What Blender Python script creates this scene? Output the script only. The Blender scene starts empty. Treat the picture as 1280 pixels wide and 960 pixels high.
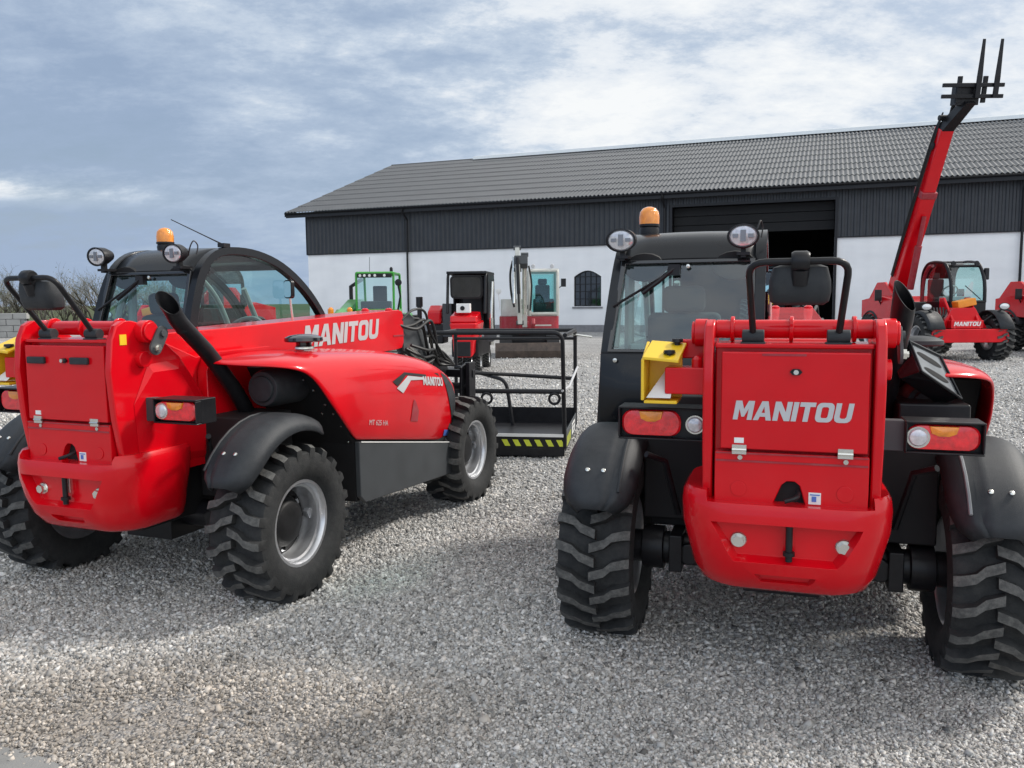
import bpy, bmesh, math, random
import numpy as np
from mathutils import Vector, Matrix, geometry, noise
random.seed(7); rng = np.random.default_rng(7)
R = math.radians
scene = bpy.context.scene
COL = scene.collection

# ------------------------------------------------------------------ materials
def new_mat(name):
    m = bpy.data.materials.new(name); m.use_nodes = True
    nt = m.node_tree; nt.nodes.clear()
    out = nt.nodes.new('ShaderNodeOutputMaterial')
    return m, nt, out
def N(nt, typ, **kw):
    n = nt.nodes.new(typ)
    for k, v in kw.items():
        if k.startswith('i_'):
            key = k[2:]
            n.inputs[int(key) if key.isdigit() else key.replace('_', ' ')].default_value = v
        else: setattr(n, k, v)
    return n
def ramp(nt, stops):
    r = nt.nodes.new('ShaderNodeValToRGB'); e = r.color_ramp.elements
    while len(e) < len(stops): e.new(0.5)
    for el, (p, c) in zip(e, stops):
        el.position = p; el.color = (c[0], c[1], c[2], 1) if hasattr(c, '__len__') else (c, c, c, 1)
    return r
def solid(name, col, rough=.5, metal=0, coat=0, var=.12, scale=6, bump=0, bscale=200, dust=0, dustcol=(.35,.33,.3), spec=.5):
    m, nt, out = new_mat(name); L = nt.links.new
    b = N(nt, 'ShaderNodeBsdfPrincipled')
    b.inputs['Metallic'].default_value = metal
    b.inputs['Coat Weight'].default_value = coat
    b.inputs['Coat Roughness'].default_value = .045
    b.inputs['Specular IOR Level'].default_value = spec
    tc = N(nt, 'ShaderNodeTexCoord')
    n1 = N(nt, 'ShaderNodeTexNoise'); n1.inputs['Scale'].default_value = scale; n1.inputs['Detail'].default_value = 6
    L(tc.outputs['Object'], n1.inputs['Vector'])
    lo = [c*(1-var) for c in col]; hi = [min(1, c*(1+var)) for c in col]
    cr = ramp(nt, [(.3, lo), (.7, hi)]); L(n1.outputs['Fac'], cr.inputs['Fac'])
    colout = cr.outputs['Color']
    if dust > 0:
        n2 = N(nt, 'ShaderNodeTexNoise'); n2.inputs['Scale'].default_value = scale*3; n2.inputs['Detail'].default_value = 8; n2.inputs['Roughness'].default_value = .7
        L(tc.outputs['Object'], n2.inputs['Vector'])
        r2 = ramp(nt, [(.42, 0), (.72, dust)]); L(n2.outputs['Fac'], r2.inputs['Fac'])
        mx = N(nt, 'ShaderNodeMix', data_type='RGBA'); L(r2.outputs['Color'], mx.inputs[0])
        L(colout, mx.inputs[6]); mx.inputs[7].default_value = (*dustcol, 1); colout = mx.outputs[2]
    L(colout, b.inputs['Base Color'])
    mr = N(nt, 'ShaderNodeMapRange'); mr.inputs[3].default_value = max(.02, rough*.85); mr.inputs[4].default_value = min(1, rough*1.2)
    L(n1.outputs['Fac'], mr.inputs[0]); L(mr.outputs[0], b.inputs['Roughness'])
    if bump > 0:
        nb = N(nt, 'ShaderNodeTexNoise'); nb.inputs['Scale'].default_value = bscale; nb.inputs['Detail'].default_value = 4
        L(tc.outputs['Object'], nb.inputs['Vector'])
        bp = N(nt, 'ShaderNodeBump'); bp.inputs['Strength'].default_value = bump; bp.inputs['Distance'].default_value = .005
        L(nb.outputs['Fac'], bp.inputs['Height']); L(bp.outputs['Normal'], b.inputs['Normal'])
    L(b.outputs[0], out.inputs['Surface'])
    return m
def glass(name, tint, refl=1.0, rough=.0):
    m, nt, out = new_mat(name); L = nt.links.new
    t = N(nt, 'ShaderNodeBsdfTransparent'); t.inputs[0].default_value = (*tint, 1)
    g = N(nt, 'ShaderNodeBsdfGlossy'); g.inputs['Roughness'].default_value = rough; g.inputs[0].default_value = (.95, .97, 1, 1)
    fr = N(nt, 'ShaderNodeLayerWeight'); fr.inputs[0].default_value = .5
    pw = N(nt, 'ShaderNodeMath', operation='POWER'); pw.inputs[1].default_value = 4.0; L(fr.outputs['Facing'], pw.inputs[0])
    mu = N(nt, 'ShaderNodeMath', operation='MULTIPLY_ADD'); mu.inputs[1].default_value = .75; mu.inputs[2].default_value = .05*refl; mu.use_clamp = True
    L(pw.outputs[0], mu.inputs[0])
    mx = N(nt, 'ShaderNodeMixShader'); L(mu.outputs[0], mx.inputs[0]); L(t.outputs[0], mx.inputs[1]); L(g.outputs[0], mx.inputs[2])
    L(mx.outputs[0], out.inputs['Surface'])
    return m
M = {}
M['red'] = solid('red_paint', (.65, .0018, .009), .24, coat=.42, var=.10, scale=2.5, dust=.04, dustcol=(.34, .07, .07), spec=.22)
M['darkred'] = solid('dark_red_paint', (.33, .012, .025), .4, coat=.2, var=.1, dust=.15)
M['plastic'] = solid('black_plastic', (.026, .029, .033), .5, spec=.3, bump=.25, bscale=500, var=.2, dust=.12, dustcol=(.12, .12, .12))
M['black'] = solid('black_paint', (.009, .009, .011), .38, coat=.05, spec=.3, var=.2, dust=.08, dustcol=(.08, .08, .08))
M['ribglint'] = solid('rib_highlight', (.22, .23, .24), .4)
M['plate'] = solid('plate_sheen_grey', (.30, .31, .32), .18, metal=.55, coat=.5, var=.25, scale=9)  # pale grey stands for reflections on a black plate
M['gloss'] = solid('gloss_black', (.010, .011, .013), .12, coat=.6, var=.1)
M['cabgrey'] = solid('dark_cab_paint', (.008, .010, .013), .28, coat=.20, var=.1, spec=.25)
M['hubblack'] = solid('hub_black', (.008, .008, .009), .55, var=.3, scale=20, dust=.12, dustcol=(.06, .06, .058), spec=.3)
M['void'] = solid('shadow_black', (.006, .006, .007), .7, var=.3, scale=12)
M['tyre'] = solid('tyre_rubber', (.014, .015, .016), .78, var=.3, scale=9, bump=.3, bscale=120, dust=.22, dustcol=(.09, .088, .082))
M['lug'] = solid('tyre_lug', (.062, .062, .060), .8, var=.3, scale=14, bump=.3, bscale=140, dust=.6, dustcol=(.20, .195, .18))
M['rim'] = solid('silver_rim', (.62, .63, .65), .33, metal=.85, var=.1, scale=10, dust=.2)
M['steel'] = solid('bright_steel', (.68, .67, .62), .25, metal=.95, var=.15)
M['grey'] = solid('grey_panel', (.05, .055, .06), .5, var=.15)
M['letter'] = solid('grey_lettering', (.50, .50, .51), .4, var=.06)
M['white'] = solid('white_paint', (.78, .78, .76), .45, var=.05)
M['yellow'] = solid('yellow_paint', (.85, .55, .02), .4, coat=.2, var=.06)
M['hivis'] = solid('yellow_green_stripe', (.62, .68, .05), .5, var=.1)
M['blue'] = solid('blue_sticker', (.08, .16, .5), .4, var=.1)
M['orangepaint'] = solid('orange_paint', (.8, .28, .02), .4, var=.1)
M['green'] = solid('green_paint', (.03, .30, .02), .35, coat=.3, var=.1)
M['beige'] = solid('light_grey_paint', (.55, .55, .50), .4, var=.1, dust=.2)
M['bladesteel'] = solid('worn_blade', (.075, .055, .045), .6, var=.4, scale=5, dust=.4, dustcol=(.16, .12, .09))
M['seat'] = solid('seat_fabric', (.03, .032, .035), .85, var=.2)
M['console'] = solid('pale_console', (.30, .32, .31), .55, var=.1)
M['glass'] = glass('cab_glass', (.68, .90, .88), 1.7)
M['clearglass'] = glass('clear_cab_glass', (.72, .90, .89), 1.0)
M['lampglass'] = solid('clear_lens', (.62, .63, .65), .12, coat=.9, var=.2, scale=60, metal=.35)
M['lampdark'] = solid('lamp_reflector', (.22, .22, .23), .25, metal=.6)
M['redlens'] = solid('red_lens', (.78, .010, .018), .10, coat=1, var=.25, scale=40, bump=.5, bscale=260)
M['amberlens'] = solid('amber_lens', (.88, .27, .01), .10, coat=1, var=.2, scale=40, bump=.5, bscale=260)
M['mirror'] = solid('mirror_face', (.9, .9, .9), .03, metal=1, var=.01)
M['hose'] = solid('hydraulic_hose', (.014, .014, .015), .45, var=.2)
M['interior'] = solid('cab_interior', (.035, .038, .04), .8, var=.3)

# ------------------------------------------------------------------ mesh builder
class MB:
    def __init__(s): s.v = []; s.f = []
    def add(s, vs, fs):
        o = len(s.v); s.v += [tuple(v) for v in vs]; s.f += [tuple(i+o for i in f) for f in fs]; return s
    def box(s, x0, x1, y0, y1, z0, z1, rot=None, c=None):
        vs = [(x, y, z) for x in (x0, x1) for y in (y0, y1) for z in (z0, z1)]
        if rot is not None:
            c = Vector(c) if c is not None else Vector(((x0+x1)/2, (y0+y1)/2, (z0+z1)/2))
            vs = [tuple(rot @ (Vector(v)-c)+c) for v in vs]
        return s.add(vs, [(0, 1, 3, 2), (4, 6, 7, 5), (0, 4, 5, 1), (2, 3, 7, 6), (0, 2, 6, 4), (1, 5, 7, 3)])
    def prism(s, poly, axis, a, b, taper=None):
        # poly in the two other axes in order (x:yz, y:xz, z:xy)
        def mk(p, t):
            if axis == 'x': return (t, p[0], p[1])
            if axis == 'y': return (p[0], t, p[1])
            return (p[0], p[1], t)
        n = len(poly); p2 = taper or poly
        vs = [mk(p, a) for p in poly]+[mk(p, b) for p in p2]
        tri = geometry.tessellate_polygon([[Vector((p[0], p[1], 0)) for p in poly]])
        fs = [tuple(t) for t in tri]+[tuple(i+n for i in reversed(t)) for t in tri]
        fs += [(i, (i+1) % n, (i+1) % n+n, i+n) for i in range(n)]
        return s.add(vs, fs)
    def hexa(s, v8):   # 4 bottom ccw + 4 top ccw
        return s.add(v8, [(3, 2, 1, 0), (4, 5, 6, 7), (0, 1, 5, 4), (1, 2, 6, 5), (2, 3, 7, 6), (3, 0, 4, 7)])
    def tube(s, pts, r, n=10, cap=True, closed=False):
        pts = [Vector(p) for p in pts]; m = len(pts); rr = r if hasattr(r, '__len__') else [r]*m
        vs = []; prev = None
        for i, p in enumerate(pts):
            if closed: d = pts[(i+1) % m]-pts[i-1]
            else: d = pts[min(i+1, m-1)]-pts[max(i-1, 0)]
            d.normalize()
            if prev is None:
                u = d.orthogonal().normalized()
            else:
                u = prev-d*prev.dot(d); u.normalize()
            prev = u; w = d.cross(u)
            for k in range(n):
                a = 2*math.pi*k/n; vs.append(p+(u*math.cos(a)+w*math.sin(a))*rr[i])
        fs = []
        for i in range(m if closed else m-1):
            j = (i+1) % m
            for k in range(n): fs.append((i*n+k, i*n+(k+1) % n, j*n+(k+1) % n, j*n+k))
        if cap and not closed: fs += [tuple(reversed(range(n))), tuple((m-1)*n+k for k in range(n))]
        return s.add(vs, fs)
    def cyl(s, a, b, r, n=16, r2=None): return s.tube([a, b], [r, r if r2 is None else r2], n)
    def lathe(s, prof, center, axis=(1, 0, 0), n=32, up=None, sy=1.0, cap=True):
        # prof: list of (axial, radius)
        ax = Vector(axis).normalized(); u = Vector(up) if up else ax.orthogonal().normalized(); w = ax.cross(u); c = Vector(center)
        vs = []; m = len(prof)
        for (t, r) in prof:
            for k in range(n):
                a = 2*math.pi*k/n; vs.append(c+ax*t+(u*math.cos(a)*sy+w*math.sin(a))*r)
        fs = []
        for i in range(m-1):
            for k in range(n): fs.append((i*n+k, i*n+(k+1) % n, (i+1)*n+(k+1) % n, (i+1)*n+k))
        if cap and prof[0][1] > 1e-6: fs.append(tuple(reversed(range(n))))
        if cap and prof[-1][1] > 1e-6: fs.append(tuple((m-1)*n+k for k in range(n)))
        return s.add(vs, fs)
    def grid(s, rows):
        m = len(rows); n = len(rows[0]); vs = [p for r in rows for p in r]
        return s.add(vs, [(i*n+j, i*n+j+1, (i+1)*n+j+1, (i+1)*n+j) for i in range(m-1) for j in range(n-1)])
    def mesh(s, name, mat, ang=35, merge=0):
        me = bpy.data.meshes.new(name); me.from_pydata(s.v, [], s.f)
        bm = bmesh.new(); bm.from_mesh(me)
        if merge: bmesh.ops.remove_doubles(bm, verts=bm.verts, dist=merge)
        bmesh.ops.recalc_face_normals(bm, faces=bm.faces)
        for f in bm.faces: f.smooth = ang > 0
        bm.to_mesh(me); bm.free()
        if ang > 0: me.set_sharp_from_angle(angle=R(ang))
        me.materials.append(M[mat] if isinstance(mat, str) else mat)
        return me
    def build(s, name, mat, parent=None, ang=35, bevel=0, seg=2, merge=0, sub=0, solid=0):
        o = link(name, s.mesh(name, mat, ang, merge), parent)
        if solid:
            md = o.modifiers.new('s', 'SOLIDIFY'); md.thickness = solid; md.offset = -1
        if sub:
            md = o.modifiers.new('u', 'SUBSURF'); md.levels = sub; md.render_levels = sub
        if bevel:
            md = o.modifiers.new('b', 'BEVEL'); md.width = bevel; md.segments = seg; md.limit_method = 'ANGLE'; md.angle_limit = R(40)
            md.harden_normals = True
        return o
def link(name, me, parent=None):
    o = bpy.data.objects.new(name, me); COL.objects.link(o)
    if parent is not None: o.parent = parent
    return o
def thing(name, label, cat, loc=(0, 0, 0), rz=0, group=None):
    o = bpy.data.objects.new(name, None); COL.objects.link(o); o.empty_display_size = .3
    o.location = loc; o.rotation_euler = (0, 0, rz); tag(o, label, cat, group); return o
def tag(o, label, cat, group=None):
    o['label'] = label; o['category'] = cat
    if group: o['group'] = group
    return o
def struct(o, kind='structure'): o['kind'] = kind; return o
def copy_tree(o, parent=None):
    c = o.copy(); COL.objects.link(c)
    if parent is not None: c.parent = parent
    for ch in list(o.children): copy_tree(ch, c)
    return c

# lettering -------------------------------------------------------------
def rrect(x0, x1, y0, y1, r, n=5):
    p = []
    for cx, cy, a0 in ((x1-r, y1-r, 0), (x0+r, y1-r, 90), (x0+r, y0+r, 180), (x1-r, y0+r, 270)):
        for k in range(n+1):
            a = R(a0+90*k/n); p.append((cx+r*math.cos(a), cy+r*math.sin(a)))
    return p
GLY = {
 'M': (1.05, [[(0, 0), (0, 1), (.34, 1), (.525, .56), (.71, 1), (1.05, 1), (1.05, 0), (.78, 0), (.78, .58), (.6, .16), (.45, .16), (.27, .58), (.27, 0)]]),
 'A': (1.0, [[(0, 0), (.33, 1), (.67, 1), (1, 0), (.71, 0), (.65, .19), (.35, .19), (.29, 0)], [(.41, .39), (.5, .72), (.59, .39)]]),
 'N': (.93, [[(0, 0), (0, 1), (.3, 1), (.65, .46), (.65, 1), (.93, 1), (.93, 0), (.63, 0), (.28, .54), (.28, 0)]]),
 'I': (.28, [[(0, 0), (0, 1), (.28, 1), (.28, 0)]]),
 'T': (.84, [[(.28, 0), (.28, .77), (0, .77), (0, 1), (.84, 1), (.84, .77), (.56, .77), (.56, 0)]]),
 'O': (.93, [rrect(0, .93, 0, 1, .26), rrect(.28, .65, .22, .78, .1)[::-1]]),
 'U': (.92, [[(0, 1), (0, .25), (.06, .1), (.18, .02), (.32, 0), (.6, 0), (.74, .02), (.86, .1), (.92, .25), (.92, 1), (.64, 1), (.64, .3), (.56, .22), (.36, .22), (.28, .3), (.28, 1)]]),
}
def letters(word, org, ux, uz, width, height, slant=.17, gap=.07):
    tot = sum(GLY[c][0] for c in word)+gap*(len(word)-1)
    sx = (width-slant*height)/tot; org = Vector(org); ux = Vector(ux).normalized(); uz = Vector(uz).normalized()
    b = MB(); x = 0
    for c in word:
        w, polys = GLY[c]
        tri = geometry.tessellate_polygon([[Vector((p[0], p[1], 0)) for p in pl] for pl in polys])
        flat = [p for pl in polys for p in pl]
        b.add([org+ux*((p[0]+x)*sx+p[1]*slant*height)+uz*(p[1]*height) for p in flat], [tuple(t) for t in tri])
        x += w+gap
    return b
def text_mesh(txt, org, ux, uz, height):
    cu = bpy.data.curves.new('txt', 'FONT'); cu.body = txt; cu.size = 1
    o = bpy.data.objects.new('txt', cu); COL.objects.link(o)
    bpy.context.view_layer.update()
    ev = o.evaluated_get(bpy.context.evaluated_depsgraph_get()); me = ev.to_mesh()
    b = MB(); org = Vector(org); ux = Vector(ux).normalized(); uz = Vector(uz).normalized()
    b.add([org+ux*v.co.x*height+uz*v.co.y*height for v in me.vertices], [tuple(p.vertices) for p in me.polygons])
    ev.to_mesh_clear(); bpy.data.objects.remove(o); bpy.data.curves.remove(cu)
    return b
def smooth_path(pts, n=6):
    pts = [Vector(p) for p in pts]; out = []
    for i in range(len(pts)-1):
        p0 = pts[max(i-1, 0)]; p1 = pts[i]; p2 = pts[i+1]; p3 = pts[min(i+2, len(pts)-1)]
        for k in range(n):
            t = k/n
            out.append(.5*((2*p1)+(p2-p0)*t+(2*p0-5*p1+4*p2-p3)*t*t+(3*p1-p0-3*p2+p3)*t**3))
    out.append(pts[-1]); return out
def fillet(pts, r, n=5):
    pts = [Vector(p) for p in pts]; out = [pts[0]]
    for i in range(1, len(pts)-1):
        a, b, c = pts[i-1], pts[i], pts[i+1]
        d1 = (a-b).normalized(); d2 = (c-b).normalized()
        rr = min(r, (a-b).length*.45, (c-b).length*.45)
        s, e = b+d1*rr, b+d2*rr
        for k in range(n+1):
            t = k/n; out.append(s*(1-t)**2+b*2*t*(1-t)+e*t*t)
    out.append(pts[-1]); return out
def boolean_cut(o, cutter_mb):
    c = cutter_mb.build('cut', 'red', o.parent); md = o.modifiers.new('c', 'BOOLEAN'); md.object = c; md.operation = 'DIFFERENCE'; md.solver = 'EXACT'
    bpy.context.view_layer.update()
    me = bpy.data.meshes.new_from_object(o.evaluated_get(bpy.context.evaluated_depsgraph_get()))
    o.modifiers.clear(); o.data = me; me.name = o.name
    bpy.data.objects.remove(c)

# ------------------------------------------------------------------ wheels
WR, WW = .4185, .334
_wheel = {}
def wheel_meshes():
    if _wheel: return _wheel
    h = WW/2
    b = MB()
    half = [(h*.74, .226), (h*.80, .236), (h*.93, .262), (h*1.0, .305), (h*.985, .345), (h*.95, .372), (h*.86, .380), (h*.5, .380)]
    prof = [(x, r) for x, r in half]+[(0, .382)]+[(-x, r) for x, r in reversed(half)]
    # open lathe
    n = 60; vs = []; m = len(prof)
    for (t, r) in prof:
        for k in range(n):
            a = 2*math.pi*k/n; vs.append((t, r*math.cos(a), r*math.sin(a)))
    b.add(vs, [(i*n+k, i*n+(k+1) % n, (i+1)*n+(k+1) % n, (i+1)*n+k) for i in range(m-1) for k in range(n)])
    # raised ring on the sidewall
    NL = 21
    for side in (1, -1):
        for k in range(NL):
            a0 = 2*math.pi*(k+(.5 if side < 0 else 0))/NL
            st = [(-.012, .0, .055, WR-.001, .372), (.054, .055, .054, WR, .372), (.086, .125, .052, WR, .372), (.138, .158, .056, WR-.003, .366), (.163, .165, .058, WR-.018, .362), (.1655, .165, .056, .372, .345)]
            rows = []
            for x, da, hw, rt, rb in st:
                a = a0+da*1.0
                def P(ang, r): return (side*x, r*math.cos(ang), r*math.sin(ang))
                rows.append([P(a-hw*1.18, rb), P(a-hw*.86, rt), P(a+hw*.86, rt), P(a+hw*1.18, rb)])
            mm = len(rows); vs = [p for r in rows for p in r]
            fs = [(i*4+j, i*4+j+1, (i+1)*4+j+1, (i+1)*4+j) for i in range(mm-1) for j in range(3)]
            fs += [(0, 1, 2, 3), tuple((mm-1)*4+j for j in (3, 2, 1, 0))]
            b.add(vs, fs)
    tm = b.mesh('tyre', 'tyre', 30); tm.materials.append(M['lug'])
    for p in tm.polygons:
        c = p.center; rr_ = math.hypot(c.y, c.z)
        if rr_ > WR-.012 and abs(c.x) < h*.97: p.material_index = 1
    _wheel['tyre'] = tm
    b = MB()
    prof = [(.118, .222), (.124, .232), (.131, .231), (.129, .216), (.112, .205), (.098, .203), (.092, .192), (.050, .186), (.035, .186), (.020, .178), (.0, .172), (-.02, .165), (-.028, .13), (-.022, .06), (-.02, 0)]
    b.lathe(prof, (0, 0, 0), n=48, cap=False)
    # inner side
    b.lathe([(-.118, .232), (-.128, .23), (-.112, .205), (-.05, .18), (-.035, .17), (-.033, 0)], (0, 0, 0), n=40, cap=False)
    for k in range(6):   # spoke windows shown as ribs
        a = 2*math.pi*k/6
        b.box(-.02, .006, -.018, .018, .13, .19, Matrix.Rotation(a, 3, 'X'), (0, 0, 0))
    b.box(.02, .05, .145, .175, -.11, -.06, Matrix.Rotation(.5, 3, 'X'), (0, 0, 0))
    _wheel['rim'] = b.mesh('rim', 'rim', 40)
    b = MB()
    b.lathe([(-.01, .179), (.007, .175), (.004, .152), (.010, .140), (.026, .134), (.034, .118), (.052, .112), (.060, .100), (.064, .05), (.064, 0)], (0, 0, 0), n=32)
    for k in range(8):
        a = 2*math.pi*k/8
        p = (0, .150*math.cos(a), .150*math.sin(a))
        b.cyl((-.002, p[1], p[2]), (.024, p[1], p[2]), .010, 6)
    _wheel['hub'] = b.mesh('hub', 'hubblack', 40)
    return _wheel
def add_wheel(parent, x, y, side, scale=1, steer=0, hubmat=None, rim=None, spin=0):
    w = wheel_meshes()
    o = link('wheel', w['rim'], parent)
    o.location = (x, y, WR*scale*.976)
    o.rotation_euler = (0, 0, steer+(math.pi if side < 0 else 0)); o.scale = (scale,)*3
    t = link('tyre', w['tyre'], o); t.rotation_euler = (spin, 0, 0); link('hub', w['hub'], o)
    return o

# ------------------------------------------------------------------ compact telehandler
def tail_lamp(T, x0, x1, y, z0, z1, lens0, lens1, rev, revc, depth=.12):
    hd = MB()
    t = .008
    # open box housing
    hd.box(x0, x1, y+.02, y+depth, z0, z1)
    hd.box(x0, x1, y-.02, y+.02, z1-t, z1); hd.box(x0, x1, y-.02, y+.02, z0, z0+t)
    hd.box(x0, x0+t, y-.02, y+.02, z0+t, z1-t); hd.box(x1-t, x1, y-.02, y+.02, z0+t, z1-t)
    h = hd.build('tail_lamp', 'black', T, bevel=.004)
    cx, cz = (lens0+lens1)/2, (z0+z1)/2; hw = (lens1-lens0)/2; hh = (z1-z0)/2-.014
    def dome(poly, d, y0):
        c = Vector((sum(p[0] for p in poly)/len(poly), 0, sum(p[1] for p in poly)/len(poly)))
        rows = [[(c.x+(p[0]-c.x)*k, y0-dd, c.z+(p[1]-c.z)*k) for p in poly]+[(c.x+(poly[0][0]-c.x)*k, y0-dd, c.z+(poly[0][1]-c.z)*k)] for k, dd in ((1, -.02), (1, d*.5), (.93, d*.85), (.6, d), (.02, d*1.02))]
        return MB().grid(rows)
    body = rrect(cx-hw, cx+hw, cz-hh, cz+hh, hh*.85, 8)
    dome(body, .022, y+.012).build('red_lens', 'redlens', h)
    am = [(cx-hw*.42, cz+hh*.93), (cx+hw*.42, cz+hh*.93), (cx+hw*.36, cz+hh*.35), (cx+hw*.15, cz+hh*.12), (cx-hw*.15, cz+hh*.12), (cx-hw*.36, cz+hh*.35)]
    dome(am, .022, y+.003).build('amber_lens', 'amberlens', h)
    MB().lathe([(0, rev), (.02, rev), (.028, rev*.8), (.032, rev*.3), (.032, 0)], (revc, y+.01, cz), axis=(0, -1, 0), n=24).build('reverse_lens', 'lampglass', h)
    MB().lathe([(0, rev*1.12), (.022, rev*1.12), (.022, rev*.98)], (revc, y+.01, cz), axis=(0, -1, 0), n=24).build('lens_ring', 'steel', h)
    return h

def work_lamp(T, c, aim=(0, -1, -.12)):
    ax = Vector(aim).normalized()
    b = MB().lathe([(-.085, .02), (-.08, .035), (-.04, .054), (.0, .058), (.012, .060), (.014, .053), (-.01, .05)], c, axis=ax, n=24, up=(1, 0, 0), sy=1.28, cap=False)
    h = b.build('work_lamp', 'black', T)
    MB().lathe([(0.004, .053), (.012, .046), (.016, .02), (.016, 0)], c, axis=ax, n=24, up=(1, 0, 0), sy=1.28).build('lens', 'lampglass', h)
    r = MB()
    for s in (-1, 1):
        r.box(c[0]+s*.036-.013, c[0]+s*.036+.013, c[1]-.021, c[1]-.016, c[2]-.009, c[2]+.009)
    r.box(c[0]-.013, c[0]+.013, c[1]-.021, c[1]-.0165, c[2]-.028, c[2]+.028)
    r.build('reflector', 'lampdark', h)
    MB().box(c[0]-.012, c[0]+.012, c[1]+.03, c[1]+.06, c[2]-.1, c[2]-.03).box(c[0]-.03, c[0]+.03, c[1]+.02, c[1]+.12, c[2]-.09, c[2]-.075).build('bracket', 'black', h)
    return h

ARCH = [(.335, 1.30), (.36, 1.45), (.405, 1.62), (.47, 1.775), (.57, 1.875), (.70, 1.922), (.90, 1.93), (1.10, 1.905), (1.30, 1.845), (1.50, 1.74), (1.68, 1.60), (1.83, 1.43), (1.92, 1.28)]
def arch_at(x):
    return [Vector((x, y, z)) for y, z in ARCH]

def make_telehandler(label, loc, yaw, variant):
    T = thing('telehandler', label, 'telehandler', (loc[0], loc[1], 0), -yaw)
    # -------- chassis
    b = MB()
    b.box(-.27, .27, -.45, 2.6, .42, .80)
    b.box(-.60, -.24, .05, 1.75, .50, .98)                    # tank on the cab side
    b.prism([(.33, 1.20), (.46, .99), (.58, .80), (.645, .72), (.655, .36), (1.86, .31), (1.95, .9), (1.8, 1.05), (.9, 1.17)], 'x', .30, .845)
    b.box(-.62, -.30, -.02, .33, .55, 1.13)
    b.box(.30, .62, -.05, .35, .52, .96)
    b.build('chassis', 'void', T, bevel=.01)
    for y in (0, 2.28):
        b = MB()
        b.cyl((-.72, y, .41), (.72, y, .41), .075, 14)
        b.cyl((-.62, y, .41), (-.52, y, .41), .10, 14); b.cyl((.52, y, .41), (.62, y, .41), .10, 14)
        b.box(-.16, .16, y-.14, y+.14, .28, .54)
        for s in (-1, 1):
            b.cyl((s*.40, y-.10, .41), (s*.40, y+.10, .41), .05, 10); b.box(s*.46-.03, s*.46+.03, y-.12, y+.12, .33, .50)
        b.build('axle', 'black', T, bevel=.006)
    # -------- wheels
    for y in (0, 2.28):
        for s in (1, -1):
            add_wheel(T, s*(.953-WW/2), y, s, spin=random.random())
    # -------- fenders (rear)
    for s in (1, -1):
        rows = []
        a0, a1 = (150, 64)
        for i in range(19):
            a = R(a0+(a1-a0)*i/18); row = []
            for j in range(15):
                u = -1+2*j/14
                rr = .570-.085*abs(u)**4.5-.012*(1 if abs(u+s*.45) < .08 else 0)
                end = .05*max(0, 1-i/3)**2
                kk = min(1, i/4.5); wf = .50+.50*math.sqrt(max(0, 1-(1-kk)**2))
                row.append((s*.766+u*.168*wf, rr*math.cos(a)*.95+.0, .4185+rr*math.sin(a)-end*.3))
            rows.append(row)
        fd = MB().grid(rows).build('fender', 'plastic', T, ang=50, solid=.012)
        for dx in (-.035, .035):
            bb = MB()
            a = R(133); r0 = .572
            p = Vector((s*.775+dx, r0*math.cos(a)*.95, .4185+r0*math.sin(a))); d = Vector((0, math.cos(a), math.sin(a)))
            bb.lathe([(0, .011), (.004, .010), (.007, .006), (.008, 0)], p-d*.001, axis=d, n=12)
            bb.build('fender_bolt', 'steel', fd)
        br = MB(); br.tube([(s*.57, -.28, .90), (s*.50, -.2, .86), (s*.45, -.1, .6)], .014, 8); br.build('fender_bracket', 'black', fd)
        st = []
        for i in range(10):
            a = R(143-9*i); u_ = -.60; r_ = .572-.085*abs(u_)**4.5; st.append((s*(.766+u_*.168), r_*math.cos(a)*.95, .4185+r_*math.sin(a)))
        MB().tube(st, .007, 6).build('fender_rib', 'ribglint' if s > 0 and variant == 'B' else 'plastic', fd)  # lighter grey on one rib paints in an edge highlight
    # front fenders, low and black
    # -------- rear frame (cheeks, panel surround, flank)
    prof = [(-.590, .775), (-.632, 1.02), (-.650, 1.25), (-.632, 1.40), (-.600, 1.468), (-.560, 1.490), (-.500, 1.490), (-.44, 1.475), (-.36, 1.43), (-.20, 1.30), (-.05, 1.10), (.03, .95), (.03, .70), (-.20, .70)]
    MB().prism(prof, 'x', .298, .336).build('cheek_plate', 'red', T, bevel=.010, seg=3)
    MB().prism(prof, 'x', -.304, -.266).build('cheek_plate', 'red', T, bevel=.010, seg=3)
    b = MB()
    b.prism([(-.5, 1.40), (-.3, 1.40), (.0, 1.28), (.6, 1.30), (.62, .75), (-.5, .75)], 'x', .19, .262)       # inner flank walls
    b.prism([(-.5, 1.40), (-.3, 1.40), (.0, 1.28), (.6, 1.30), (.62, .75), (-.5, .75)], 'x', -.232, -.16)
    b.prism([(.0, 1.20), (.05, 1.30), (.55, 1.31), (.62, 1.2), (.62, .75), (.0, .75)], 'x', .263, .33)
    b.box(-.262, .296, -.575, -.50, .78, 1.40)
    b.box(-.262, .296, -.612, -.40, 1.384, 1.402)
    b.build('rear_frame', 'red', T, bevel=.006)
    # facet on the flank
    b = MB()
    b.add([(.338, -.42, 1.27), (.338, -.20, 1.285), (.338, .02, .95), (.338, -.02, .74), (.338, -.50, .78), (.338, -.52, 1.08), (.352, -.40, 1.23), (.352, -.23, 1.235), (.352, -.03, .95), (.352, -.07, .78), (.352, -.46, .82)],
          [(0, 1, 7, 6), (1, 2, 8, 7), (2, 3, 9, 8), (3, 4, 10, 9), (4, 5, 6, 10), (5, 0, 6), (6, 7, 8, 9, 10)])
    b.build('flank_panel', 'red', T, bevel=.010, seg=3, ang=12)
    # bosses at the cheek tops and the cross tube
    b = MB()
    b.cyl((-.268, -.48, 1.452), (.30, -.48, 1.452), .036, 20)
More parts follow.
